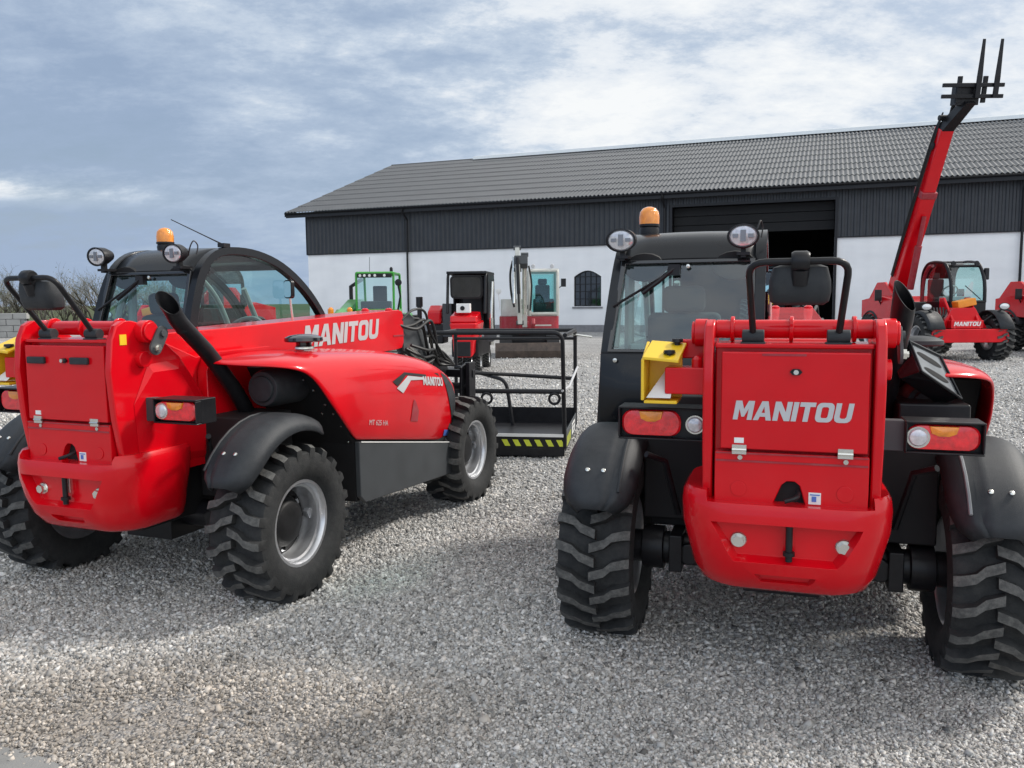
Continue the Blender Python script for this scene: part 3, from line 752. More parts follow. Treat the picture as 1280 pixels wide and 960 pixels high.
    # -------- decals on the hood: chevron, lettering, model number (drawn just off the surface)
    return T, hood

def surf_decal(hood, mb, off, name, mat, parent):
    """lay a flat decal (given at x = const) onto the hood by casting along -x"""
    bpy.context.view_layer.update()
    dg = bpy.context.evaluated_depsgraph_get(); ev = hood.evaluated_get(dg)
    vs = []
    for v in mb.v:
        ok, loc, nor, idx = ev.ray_cast(Vector((1.6, v[1], v[2])), Vector((-1, 0, 0)))
        vs.append((loc.x+off, v[1], v[2]) if ok else v)
    mb.v = vs
    return mb.build(name, mat, parent, ang=0)
def subdivide(mb, n=2):
    me = bpy.data.meshes.new('t'); me.from_pydata(mb.v, [], mb.f); bm = bmesh.new(); bm.from_mesh(me)
    bmesh.ops.subdivide_edges(bm, edges=bm.edges, cuts=n, use_grid_fill=True); bmesh.ops.triangulate(bm, faces=bm.faces)
    bm.verts.index_update(); o = MB(); o.v = [tuple(v.co) for v in bm.verts]; o.f = [tuple(v.index for v in f.verts) for f in bm.faces]
    bm.free(); bpy.data.meshes.remove(me); return o

A_LOC, A_YAW = (-1.9727, 4.5956), R(21.195)
B_LOC, B_YAW = (1.2097, 3.6213), R(17.939)
TA, hoodA = make_telehandler('red telehandler with two black handles on its plain rear door, long side hood showing', A_LOC, A_YAW, 'A')
TB, hoodB = make_telehandler('red telehandler seen from behind with large grey lettering on its rear door', B_LOC, B_YAW, 'B')
for hood in (hoodA, hoodB):
    P = hood
    sl = -.112
    def HY(y, z): return (.9, y, z)
    ch = MB().add([HY(1.06, 1.060), HY(1.24, 1.105), HY(1.56, 1.062), HY(1.56, 1.045), HY(1.26, 1.085), HY(1.12, 1.022)], [(0, 1, 4, 5), (1, 2, 3, 4)])
    surf_decal(hood, subdivide(ch, 4), .004, 'hood_stripe', 'void', P)
    ch = MB().add([HY(1.10, 1.012), HY(1.28, 1.078), HY(1.50, 1.048), HY(1.50, 1.032), HY(1.31, 1.045), HY(1.18, .972)], [(0, 1, 4, 5), (1, 2, 3, 4)])
    surf_decal(hood, subdivide(ch, 4), .005, 'hood_chevron', 'letter', P)
    lt = letters('MANITOU', (.9, 1.49, .995), (0, 1, -.12), (0, 0, 1), .36, .062)
    surf_decal(hood, subdivide(lt, 1), .005, 'hood_lettering', 'letter', P)
    tx = text_mesh('MT 625 HA', (.9, .74, .825), (0, 1, -.16), (0, 0, 1), .048)
    surf_decal(hood, tx, .005, 'model_number', 'letter', P)
    gr = MB().add([HY(1.865, 1.05), HY(1.96, 1.02), HY(2.06, .93), HY(2.085, .84), HY(2.06, .77), HY(1.99, .66)], [(0, 1, 2, 3, 4, 5)])
    surf_decal(hood, subdivide(gr, 3), .006, 'front_grille', 'plastic', P)
    stk = MB().add([HY(1.84, .585), HY(1.98, .562), HY(1.98, .605), HY(1.84, .63)], [(0, 1, 2, 3)])
    surf_decal(hood, subdivide(stk, 3), .005, 'blue_sticker', 'blue', P)
    hd = MB().add([HY(1.27, .775), HY(1.37, .76), HY(1.385, .83), HY(1.35, .90), HY(1.325, .915), HY(1.30, .87)], [(0, 1, 2, 3, 4, 5)])
    surf_decal(hood, subdivide(hd, 2), .004, 'hood_handle', 'darkred', P)
MB().box(.3365, .339, -.585, -.545, 1.375, 1.425).build('yellow_sticker', 'yellow', TA)

# ------------------------------------------------------------------ man basket in front of the left telehandler
def make_basket():
    T = thing('work_platform', 'open black steel man basket with tubular rails standing on the gravel', 'man basket', (.52, 8.10, 0), -R(8.5))
    W, D = 1.42, 1.48   # local: near right corner at origin, -x to the left, +y away
    b = MB(); b.box(-W, 0, 0, D, .10, .14); b.box(-W+.2, -W+.35, -.02, D, .02, .10); b.box(-.35, -.2, -.02, D, .02, .10); b.box(-W, 0, -.012, 0, .02, .24)
    b.box(-W, 0, D, D+.012, .10, .32)
    b.build('floor', 'black', T, bevel=.004)
    sd = MB().box(0, .012, .02, D, .07, .26).build('toe_board', 'grey', T, bevel=.003)
    MB().box(-W+.02, -.01, -.02, -.0125, .215, .245).build('edge_strip', 'white', T)
    MB().box(.0125, .0155, .78, 1.18, .11, .23).build('notice', 'white', sd)
    MB().box(.0156, .017, .84, 1.12, .19, .21).box(.0156, .017, .90, .96, .13, .17).box(.0156, .017, 1.02, 1.08, .13, .17).build('notice_print', 'void', sd)
    b = MB()
    for k in range(6):
        x = -.60+.11*k; b.add([(x, -.0135, .12), (x+.055, -.0135, .12), (x+.02, -.0135, .185), (x-.035, -.0135, .185)], [(0, 1, 2, 3)])
    b.build('warning_stripe', 'hivis', T, ang=0); b = MB()
    for k in range(6):
        y = .10+.09*k; b.add([(.0135, y, .10), (.0135, y+.045, .10), (.0135, y+.075, .20), (.0135, y+.03, .20)], [(0, 1, 2, 3)])
    b.build('warning_stripe', 'hivis', T, ang=0)
    r = .022
    fr = MB()
    fr.tube(fillet([(-W, .0, 1.255), (-.02, .0, 1.255), (-.0, .0, .10)], .10), r, 10)
    fr.tube(fillet([(-W, .0, .10), (-W, .0, 1.255), (-W+.01, .02, 1.255)], .01), r, 10)
    fr.build('front_rail', 'black', T)
    b = MB(); b.tube([(-W, 0, .67), (-.0, 0, .67)], r*1.1, 10)
    for x in (-.10, -.78):
        b.tube([Vector((x, -.02, .60))+Vector((math.cos(a), 0, math.sin(a)))*.052 for a in np.linspace(0, 2*math.pi, 18, endpoint=False)], .014, 8, closed=True)
    b.build('mid_rail', 'black', T)
    b = MB()
    b.tube(fillet([(0, .05, 1.225), (0, D-.02, 1.225), (0, D, .12)], .08), r, 10)
    b.tube([(-W, D, 1.225), (0, D, 1.225)], r, 10); b.tube([(-W, D, 1.225), (-W, D, .12)], r, 10); b.tube([(-W, 0, 1.225), (-W, D, 1.225)], r, 10)
    b.tube(fillet([(-W, D-.5, .78), (-.70, D, .70), (-.0, D, .66)], .2), r, 10)
    b.tube(fillet([(-W, D, .80), (-.78, D-.25, .66), (-.70, D-.25, .12)], .1), r, 10)
    b.tube([(-W, D-.02, 1.13), (-.0, D-.02, 1.13)], r*.8, 8)
    b.build('rear_rail', 'black', T)
    MB().tube([(-.02, -.03, .68), (.03, .2, .70), (.03, D-.05, .80)], .013, 8).build('safety_bar', 'letter', T)
    MB().tube([(-.1, D-.1, 1.19), (.20, D-.1, 1.15)], .012, 8).build('gate_bar', 'steel', T)
    return T
make_basket()

# ------------------------------------------------------------------ big telehandler, boom raised, facing the camera
def pts_arch(x): return None
def make_boom_handler(label, loc, yaw, boom=True):
    T = thing('boom_telehandler', label, 'telehandler', (loc[0], loc[1], 0), yaw)
    b = MB(); b.box(-.45, .45, -1.0, 2.8, .55, 1.05); b.box(-.55, -.9, .7, 2.0, .5, 1.3); b.box(.45, .95, .7, 2.0, .5, 1.45)
    b.build('chassis', 'black', T, bevel=.03)
    for y in (0, 2.75): MB().cyl((-.85, y, .55), (.85, y, .55), .11, 12).build('axle', 'black', T)
    for y in (0, 2.75):
        for s in (1, -1): add_wheel(T, s*.88, y, s, 1.36, spin=random.random())
    # rear body and boom support
    b = MB()
    b.prism([(-1.1, .8), (-1.15, 1.5), (-.6, 2.0), (-.1, 2.0), (.6, 1.55), (.6, .8)], 'x', .12, .20); b.prism([(-1.1, .8), (-1.15, 1.5), (-.6, 2.0), (-.1, 2.0), (.6, 1.55), (.6, .8)], 'x', .52, .60)
    b.prism([(-1.1, .8), (-1.1, 1.45), (-.2, 1.60), (.6, 1.40), (.6, .8)], 'x', -.8, .12)
    b.prism([(-.6, 1.0), (-.6, 1.5), (.5, 1.62), (1.6, 1.50), (1.9, 1.15), (1.9, .95)], 'x', .62, 1.02)
    b.build('rear_body', 'red', T, bevel=.03)
    for s in (1, -1):
        rows = []
        for i in range(9):
            a = R(160-140*i/8); rows.append([(s*.66, .68*math.cos(a), .56+.68*math.sin(a)), (s*1.0, .68*math.cos(a), .56+.68*math.sin(a)), (s*1.06, .62*math.cos(a), .56+.62*math.sin(a))])
        MB().grid(rows).build('fender', 'plastic', T, solid=.02)
        rows = [[(p[0], p[1]+2.75, p[2]) for p in r_] for r_ in rows]
        MB().grid(rows).build('fender', 'plastic', T, solid=.02)
        m_ = MB().tube([(s*.95, .6, 1.3), (s*1.12, .7, 1.55)], .02, 6).box(s*1.12-.09, s*1.12+.09, .67, .72, 1.48, 1.78).build('mirror', 'black', T, bevel=.02)
    # front stabiliser frame
    b = MB()
    b.prism([(-.93, .46), (-.95, .62), (-.90, .79), (.90, .79), (.95, .62), (.93, .46)], 'y', 3.15, 3.28)
    b.prism([(-.60, .79), (-.38, 1.12), (-.28, 1.30), (.28, 1.30), (.38, 1.12), (.60, .79)], 'y', 2.75, 2.95)
    b.prism([(3.15, .79), (3.1, .95), (2.6, 1.55), (2.4, 1.55), (2.4, .79)], 'x', -.34, -.28); b.prism([(3.15, .79), (3.1, .95), (2.6, 1.55), (2.4, 1.55), (2.4, .79)], 'x', .28, .34)
    b.box(-.40, .40, 2.95, 3.13, .79, 1.0)
    sf = b.build('front_frame', 'red', T, bevel=.02)
    for s in (-1, 1):
        b = MB(); b.tube([(s*.5, 2.9, .95), (s*.95, 3.0, 1.30)], .025, 8); b.lathe([(-.08, .04), (0, .085), (.02, .085)], (s*.95, 3.0, 1.33), axis=(0, 1, 0), n=16, up=(1, 0, 0), sy=1.6)
        h = b.build('headlamp', 'black', T)
        MB().lathe([(.018, .075), (.03, .06), (.035, 0)], (s*.95, 3.0, 1.33), axis=(0, 1, 0), n=16, up=(1, 0, 0), sy=1.6).build('lens', 'lampglass', h)
    letters('MANITOU', (.33, 3.135, .86), (-1, 0, 0), (0, 0, 1), .66, .105).build('lettering', 'white', sf, ang=0)
    MB().box(-.36, .10, 2.55, 2.85, 1.32, 1.50, Matrix.Rotation(R(12), 3, 'Y')).build('yellow_block', 'orangepaint', T, bevel=.02)
    b = MB(); 
    for k in range(6): b.tube(smooth_path([(.3+.08*k, 2.7, 1.3), (.45+.06*k, 2.9, 1.1-.03*k), (.6+.05*k, 2.6, .9)], 4), .022, 6)
    b.box(.55, 1.0, 2.1, 2.7, .8, 1.2)
    b.build('hose', 'hose', T)
    # cab on the left side of the machine
    x0, x1 = -1.0, -.14
    ar = [(.55, 1.42), (.55, 2.10), (.72, 2.38), (1.0, 2.48), (1.5, 2.46), (1.78, 2.36), (2.02, 1.95), (2.06, 1.42)]
    b = MB(); pth = smooth_path([(0, y, z) for y, z in ar], 3)
    for x in (x0, x1): b.tube([(x, p.y, p.z) for p in pth], .045, 8)
    for y, z in ((.55, 2.10), (1.0, 2.48), (1.78, 2.36), (2.06, 1.44)): b.tube([(x0, y, z), (x1, y, z)], .04, 8)
    b.box(x0-.03, x1+.03, .55, 2.08, 1.10, 1.45)
    cb = b.build('cab', 'black', T, bevel=.01)
    MB().grid([[(x0, p.y, p.z) for p in pth[3:10]], [(x1, p.y, p.z) for p in pth[3:10]]]).build('roof', 'black', cb, solid=.04)
    rows = [[(x0+.03, p.y, p.z), (x1-.03, p.y, p.z)] for p in pth[13:]]
    MB().grid(rows).build('windscreen', 'glass', cb)
    for x in (x0+.01, x1-.01):
        pf = [(x, p.y, p.z) for p in pth]; MB().add([(x, 1.3, 1.8)]+pf, [(0, i+1, i+2) for i in range(len(pf)-1)]+[(0, len(pf), 1)]).build('side_window', 'glass', cb, ang=0)
    rp = smooth_path([(x1+.02, .60, 1.45), (x1+.02, .68, 2.05), (x1+.02, .90, 2.34), (x1+.02, 1.1, 2.4)], 4)
    MB().tube([(p.x, p.y, p.z) for p in rp], .05, 8).build('cab_panel', 'darkred', cb)
    st = MB(); st.box(-.6, -.15, .8, 1.2, 1.40, 1.55); st.box(-.58, -.17, .75, .87, 1.5, 2.05); st.box(-.48, -.27, .74, .84, 2.05, 2.22)
    st.build('seat', 'seat', cb, bevel=.04)
    ring_ = [Vector((-.36, 1.58, 1.72))+Vector((math.cos(a)*.19, math.sin(a)*.1, math.sin(a)*.14)) for a in np.linspace(0, 2*math.pi, 20, endpoint=False)]
    MB().tube(ring_, .02, 6, closed=True).tube([(-.36, 1.58, 1.72), (-.36, 1.75, 1.4)], .03, 8).build('steering_wheel', 'console', cb)
    MB().box(-.7, 0, 1.72, 1.98, 1.45, 1.58).build('dashboard', 'console', cb, bevel=.02)
    MB().tube([(x0+.1, 2.06, 1.5), (x0+.5, 2.04, 1.85)], .012, 6).build('wiper', 'black', cb)
    for x in (-.85, -.25): MB().lathe([(-.06, .03), (0, .07), (.02, .06), (.02, 0)], (x, 1.9, 2.42), axis=(0, 1, 0), n=12).build('work_lamp', 'black', cb)
    MB().box(x0-.16, x0-.05, 1.86, 1.95, 2.0, 2.30).build('side_mirror', 'black', cb, bevel=.02)
    return T
def add_raised_boom(T, piv, tip):
    # local frame coordinates
    p, q = Vector(piv), Vector(tip); d = (q-p); L = d.length; d.normalize(); up = Vector((1, 0, 0)).cross(d); up.normalize()
    if up.z < 0: up = -up
    def box(a, b_, hw, hu, mb): 
        s, e = p+d*a, p+d*b_; vs = []
        for c in (s, e):
            for sx, su in ((-1, -1), (1, -1), (1, 1), (-1, 1)): vs.append(c+Vector((1, 0, 0))*hw*sx+up*hu*su)
        mb.hexa(vs)
    b = MB(); box(-.3, L*.62, .19, .225, b); bo = b.build('boom', 'red', T, bevel=.03)
    b = MB(); box(L*.60, L, .16, .185, b); b.build('boom_section', 'red', bo, bevel=.02)
    b = MB(); box(L*.60, L*.64, .20, .24, b); b.build('boom_collar', 'darkred', bo, bevel=.02)
    b = MB(); s, e = p+d*.9-up*.3-Vector((.0, 0, .7)), p+d*(L*.5)-up*.27
    b.cyl(s, s+(e-s)*.6, .09, 12); b.cyl(s+(e-s)*.55, e, .055, 12); b.build('lift_cylinder', 'darkred', bo)
    b = MB()
    for k in range(3): b.tube(smooth_path([p+d*.3+Vector((.21+.01*k, 0, 0))+up*(.16-.06*k), p+d*(L*.5)+Vector((.225, 0, 0))+up*(.12-.06*k), p+d*(L*.93)+Vector((.19, 0, 0))+up*(.1-.06*k), p+d*(L*1.08)+Vector((.1, 0, 0))+up*.1], 5), .018, 6)
    b.build('hose', 'hose', bo)
    b = MB(); b.lathe([(0, .10), (.03, .10), (.04, .05)], p+d*(L*.9)+Vector((.165, 0, 0)), axis=(1, 0, 0), n=14).lathe([(0, .10), (.03, .10), (.04, .05)], p+d*(L*.9)-Vector((.165, 0, 0)), axis=(-1, 0, 0), n=14); b.build('hose_drum', 'black', bo)
    # head and fork carriage
    b = MB(); h0 = q
    b.hexa([h0+Vector((x, 0, 0))*1+(d*a if a < 0 else d*.45+Vector((-.12, .62, .05)))+up*u for a, pr in ((-.05, 1), (.75, .8)) for x, u in ((-.15*pr, -.17*pr), (.15*pr, -.17*pr), (.15*pr, .17*pr), (-.15*pr, .17*pr))])
    b.cyl(h0+d*.25+Vector((-.22, 0, 0)), h0+d*.25+Vector((.22, 0, 0)), .07, 12); b.cyl(h0+d*.05-up*.12, h0+d*.6-up*.1, .05, 10)
    b.build('boom_head', 'black', bo, bevel=.01)
    return p, d, up, L, bo
C_ORG = Vector((11.1, 23.2, 0))
TC = make_boom_handler('red telehandler with its boom raised high and fork tines against the sky', C_ORG, math.pi)
add_ = add_raised_boom(TC, (.33, .15, 1.85), (.33, 2.3, 5.73))
def forks(T, w2l):
    b = MB(); c = Vector((.18, 3.2, 6.28))
    fw = Vector((0, .17, .98)).normalized(); nn = Vector((0, .98, -.17))
    for dz in (-.05, .20): b.hexa([c+Vector((x, 0, 0))+fw*(dz+z)+nn*y for z in (0, .09) for x, y in ((-.72, -.04), (.72, -.04), (.72, .04), (-.72, .04))])
    for x in (-.3, .3): b.hexa([c+Vector((x+dx, 0, 0))+fw*z+nn*y for z in (-.15, .45) for dx, y in ((-.05, -.10), (.05, -.10), (.05, -.03), (-.05, -.03))])
    b.hexa([c+Vector((x, 0, 0))+fw*z+nn*y for z in (-.2, .3) for x, y in ((-.2, -.3), (.35, -.3), (.35, -.05), (-.2, -.05))])
    cr = b.build('fork_carriage', 'black', T, bevel=.01)
    for x in (-.50, -.08):
        f_ = MB(); o = c+Vector((x, 0, 0))
        f_.hexa([o+Vector((dx, 0, 0))+fw*z+nn*y for z, t in ((-.05, .05), (.45, .05)) for dx, y in ((-.06, .05), (.06, .05), (.06, .05+t), (-.06, .05+t))])
        f_.hexa([o+Vector((dx*k, 0, 0))+fw*z+nn*y for z, k, t in ((.40, 1, .05), (1.25, .6, .02)) for dx, y in ((-.06, .05), (.06, .05), (.06, .05+t), (-.06, .05+t))])
        f_.build('fork_tine', 'black', cr, bevel=.01)
forks(TC, None)
TD = copy_tree(TC); TD.location = (15.35, 23.9, 0)
TD['label'] = 'red telehandler cut off by the right edge of the photo, boom out of view'
TE = copy_tree(TC); TE.location = (-7.6, 22.0, 0); TE.rotation_euler = (0, 0, R(160))
TE['label'] = 'telehandler parked far behind, seen through the cab windows of the left telehandler'
for t_ in (TE,):
    for ch in list(t_.children):
        if ch.name.split('.')[0] in ('boom', 'fork_carriage'):
            for g in list(ch.children_recursive): bpy.data.objects.remove(g)
            bpy.data.objects.remove(ch)

# ------------------------------------------------------------------ mini excavator
def make_excavator():
    T = thing('mini_excavator', 'pale grey and dark red mini excavator, arm folded upright before the barn', 'excavator', (.50, 24.0, 0), math.pi)
    # local +y faces the camera
    for s in (-1, 1):
        rr = [(p[0], p[1]) for p in rrect(-1.05, 1.05, .02, .58, .27, 6)]
        tr = MB().prism(rr, 'x', s*.66-.18, s*.66+.18).build('track', 'black', T, bevel=.03)
        b = MB()
        for k in range(14): y = -.9+.13*k; b.box(s*.66-.185, s*.66+.185, y, y+.06, .575, .60); b.box(s*.66-.185, s*.66+.185, y, y+.06, .0, .025)
        for k in range(4): b.cyl((s*.66-.19, -.7+.45*k, .25), (s*.66+.19, -.7+.45*k, .25), .12, 12)
        b.build('track_shoe', 'grey', tr)
    MB().box(-.5, .5, -.7, .7, .3, .66).build('undercarriage', 'black', T, bevel=.03)
    bl = MB().prism([(1.45, 0), (1.52, .2), (1.45, .42), (1.40, .42), (1.44, .2), (1.38, 0)], 'x', -.92, .95)
    bl.box(-.5, -.38, .7, 1.45, .2, .32).box(.15, .27, .7, 1.45, .2, .32)
    bl.build('dozer_blade', 'bladesteel', T, bevel=.01)
    b = MB(); b.prism([(p[0], p[1]) for p in rrect(-.84, .84, -1.0, .85, .25, 6)], 'z', .70, 1.13)
    bs = b.build('house', 'darkred', T, bevel=.04, seg=3)
    MB().box(-.62, -.12, .852, .856, .86, .90).build('side_badge', 'beige', bs)
    b = MB(); b.prism([(p[0], p[1]) for p in rrect(.18, .80, -.95, .60, .18, 5)], 'z', 1.135, 1.62); b.build('engine_cover', 'beige', T, bevel=.05, seg=3)
    # cab on local -x ... image right
    x0, x1 = -.80, -.02
    b = MB()
    for x in (x0, x1):
        b.tube(fillet([(x, .80, 1.14), (x, .82, 1.9), (x, .70, 2.42), (x, -.45, 2.42), (x, -.5, 1.14)], .12), .05, 8)
    for y, z in ((.80, 1.20), (.72, 2.40), (-.5, 2.40)): b.tube([(x0, y, z), (x1, y, z)], .05, 8)
    b.box(x0, x1, -.5, .8, 1.135, 1.2); b.box(x0-.02, x1+.02, -.48, .70, 2.40, 2.46)
    cb = b.build('cab', 'beige', T, bevel=.01)
    MB().box(x0+.05, x1-.05, .79, .80, 1.25, 2.36).build('windscreen', 'clearglass', cb); MB().box(x0-.004, x0+.004, -.42, .74, 1.25, 2.34).box(x1-.004, x1+.004, -.42, .74, 1.25, 2.34).build('side_window', 'clearglass', cb)
    MB().box(x0+.05, x1-.05, -.50, -.49, 1.25, 2.34).build('rear_window', 'glass', cb)
    MB().box(x0+.15, x1-.15, -.1, .35, 1.3, 1.5).box(x0+.18, x1-.18, -.15, -.02, 1.5, 2.02).box(x0+.26, x1-.26, -.14, -.04, 2.02, 2.2).build('seat', 'seat', cb, bevel=.04)
    MB().box(x0+.1, x1-.1, .45, .72, 1.2, 1.62).build('dashboard', 'interior', cb, bevel=.03)
    m_ = MB().tube([(x0-.03, .7, 1.9), (x0-.14, .72, 2.0)], .015, 6).box(x0-.24, x0-.10, .70, .75, 1.95, 2.18).build('mirror', 'black', cb, bevel=.02)
    for x in (x0+.15, x1-.1): MB().lathe([(-.06, .04), (0, .06), (.03, .05), (.03, 0)], (x, .70, 2.53), axis=(0, 1, 0), n=12).build('work_lamp', 'letter', cb)
    # boom: up from the swing post, dipper folded back down in front
    bm = MB()
    def limb(mb, pl, hw, hts):
        pl = [Vector(p) for p in pl]; rows = []
        for i, p in enumerate(pl):
            d = (pl[min(i+1, len(pl)-1)]-pl[max(i-1, 0)]).normalized(); n_ = Vector((0, -d.z, d.y)); h = hts[i]
            rows.append([p+Vector((-hw, 0, 0))-n_*h, p+Vector((hw, 0, 0))-n_*h, p+Vector((hw, 0, 0))+n_*h, p+Vector((-hw, 0, 0))+n_*h, p+Vector((-hw, 0, 0))-n_*h])
        mb.grid(rows)
        k = len(mb.v); return mb
    limb(bm, [(.13, 1.05, .85), (.13, 1.10, 1.4), (.13, 1.25, 2.1), (.13, 1.62, 2.80)], .065, [.12, .15, .15, .08])
    bo = bm.build('boom', 'beige', T, bevel=.012)
    dp = MB(); limb(dp, [(.33, 1.62, 2.98), (.32, 1.72, 2.5), (.29, 1.80, 1.6), (.27, 1.78, .95)], .062, [.06, .14, .11, .07]); dp.build('dipper_arm', 'beige', T, bevel=.012)
    for p_ in ((.13, 1.62, 2.80), (.33, 1.62, 2.98), (.32, 1.74, 2.40), (.13, 1.12, 1.40), (.27, 1.78, .98)): MB().cyl((p_[0]-.10, p_[1], p_[2]), (p_[0]+.10, p_[1], p_[2]), .06, 10).build('arm_pin', 'grey', bo)
    MB().cyl((.33, 1.90, 2.72), (.30, 1.96, 1.75), .042, 10).cyl((.30, 1.96, 1.75), (.29, 1.92, 1.25), .024, 8).build('bucket_cylinder', 'black', bo)
    MB().cyl((.13, 1.44, 2.45), (.13, 1.30, 1.65), .05, 10).build('boom_cylinder', 'black', bo)
    MB().prism([(1.55, 2.70), (1.80, 2.78), (1.86, 2.55), (1.68, 2.42)], 'x', .05, .41).build('knuckle', 'grey', bo, bevel=.02)
    b = MB(); b.cyl((.13, 1.35, 1.2), (.13, 1.55, 2.2), .05, 10); b.cyl((.13, 1.5, 2.0), (.13, 1.62, 2.6), .03, 10); b.cyl((.42, 1.66, 2.75), (.42, 1.85, 1.5), .045, 10); b.build('cylinder', 'steel', bo)
    b = MB(); b.tube(smooth_path([(.45, 1.5, 2.65), (.52, 1.4, 2.3), (.50, 1.3, 1.8), (.42, 1.2, 1.4)], 5), .03, 8); b.tube(smooth_path([(-.02, 1.2, 1.3), (-.06, 1.35, 2.0), (.02, 1.6, 2.5)], 5), .025, 8); b.build('hose', 'hose', bo)
    MB().box(.0, .30, .80, 1.10, .62, 1.0).prism([(1.0, .8), (1.75, 1.1), (1.85, .95), (1.6, .75), (1.2, .7)], 'x', -.14, -.04).build('swing_post', 'darkred', T, bevel=.03)
    m_ = MB().tube([(.82, .5, 1.3), (.86, .55, 1.8)], .012, 6).lathe([(-.01, .08), (.02, .08), (.03, .04)], (.86, .55, 1.84), axis=(0, 1, 0), n=14).build('side_mirror', 'white', T)
    return T
make_excavator()

# ------------------------------------------------------------------ green telehandler
def make_green():
    T = thing('green_telehandler', 'bright green telehandler whose square cab rises above the left red boom', 'telehandler', (-4.35, 27.0, 0), math.pi)
    b = MB(); b.box(-.5, .5, -2.2, 1.6, .6, 1.1); b.box(-1.0, -.5, -1.0, 1.2, .7, 1.2); b.build('chassis', 'green', T, bevel=.04)
    for y in (-1.9, .9):
        for s in (1, -1): add_wheel(T, s*.95, y, s, 1.35)
    x0, x1, y0, y1, z0, z1 = -.62, .56, -.9, .75, 1.28, 2.48
    b = MB()
    for x in (x0, x1):
        for y, yt in ((y0, y0+.15), (y1, y1-.06)): b.tube([(x, y, z0), (x, yt, z1)], .042, 8)
        b.tube([(x, y0+.15, z1), (x, y1-.06, z1)], .042, 8)
    for y, z in ((y1, z0+.02), (y1-.06, z1), (y0+.15, z1)): b.tube([(x0, y, z), (x1, y, z)], .055, 8)
    b.box(x0-.05, x1+.05, y0, y1+.03, 1.05, 1.34)
    cb = b.build('cab', 'green', T, bevel=.02)
    MB().box(x0+.02, x1-.02, y0+.1, y1-.05, z1-.03, z1+.05).build('roof', 'black', cb, bevel=.02)
    b = MB(); b.box(x0+.05, x1-.05, y1-.03, y1+.05, z1-.14, z1-.01); bar = b.build('lamp_bar', 'black', cb, bevel=.01)
    b = MB()
    for x in (-.35, -.05, .12, .28, .42): b.lathe([(0, .045), (.02, .04), (.02, 0)], (x, y1+.05, z1-.075), axis=(0, 1, 0), n=10)
    b.build('work_lamp', 'white', bar)
    MB().grid([[(x0+.05, y1, z0+.05), (x1-.05, y1, z0+.05)], [(x0+.05, y1-.05, z1-.1), (x1-.05, y1-.05, z1-.1)]]).build('windscreen', 'glass', cb)
    for x in (x0, x1): MB().add([(x, y0+.05, z0+.05), (x, y1-.03, z0+.05), (x, y1-.08, z1-.05), (x, y0+.18, z1-.05)], [(0, 1, 2, 3)]).build('side_window', 'glass', cb, ang=0)
    MB().box(-.25, .25, -.5, -.1, 1.3, 1.5).box(-.23, .23, -.55, -.42, 1.5, 2.1).build('seat', 'seat', cb, bevel=.04)
    MB().box(-.5, .45, .3, .65, 1.3, 1.6).build('dashboard', 'interior', cb, bevel=.03)
    MB().lathe([(0, .05), (.12, .05), (.16, .02)], (-.50, .3, z1+.05), axis=(0, 0, 1), n=12).build('beacon', 'black', cb)
    MB().tube([(.25, 0, z1+.03), (.24, 0, z1+.55)], .008, 5).build('antenna', 'black', cb)
    b = MB(); b.tube([(x0-.05, y1, 2.2), (x0-.16, y1+.05, 2.25)], .015, 6); b.lathe([(-.03, .10), (.02, .11), (.03, .05)], (x0-.17, y1+.05, 2.18), axis=(0, 1, 0), n=14); b.tube([(x0-.1, y1-.2, 1.3), (x0-.2, y1-.1, 1.75), (x0-.12, y1-.1, 2.2)], .03, 8)
    b.build('mirror', 'black', T)
    b = MB(); b.prism([(-1.2, 1.30), (-1.2, 1.66), (0, 1.66), (1.9, 1.25), (1.9, .95)], 'x', .66, .98); b.prism([(.3, 1.35), (1.4, 1.0), (1.4, .8), (.3, 1.0)], 'x', .98, 1.3)
    b.build('boom', 'green', T, bevel=.03)
    MB().tube([(.62, -.8, 2.35), (1.1, -1.2, 2.1), (1.1, -1.2, 1.2)], .07, 8).build('rear_guard', 'black', T)
    for x in (1.20, .62):
        h = MB().lathe([(0, .06), (.04, .09), (.2, .09), (.26, .04)], (x, 1.6, 1.16), axis=(0, 0, 1), n=12).build('marker_lamp', 'amberlens', T)
    return T
make_green()

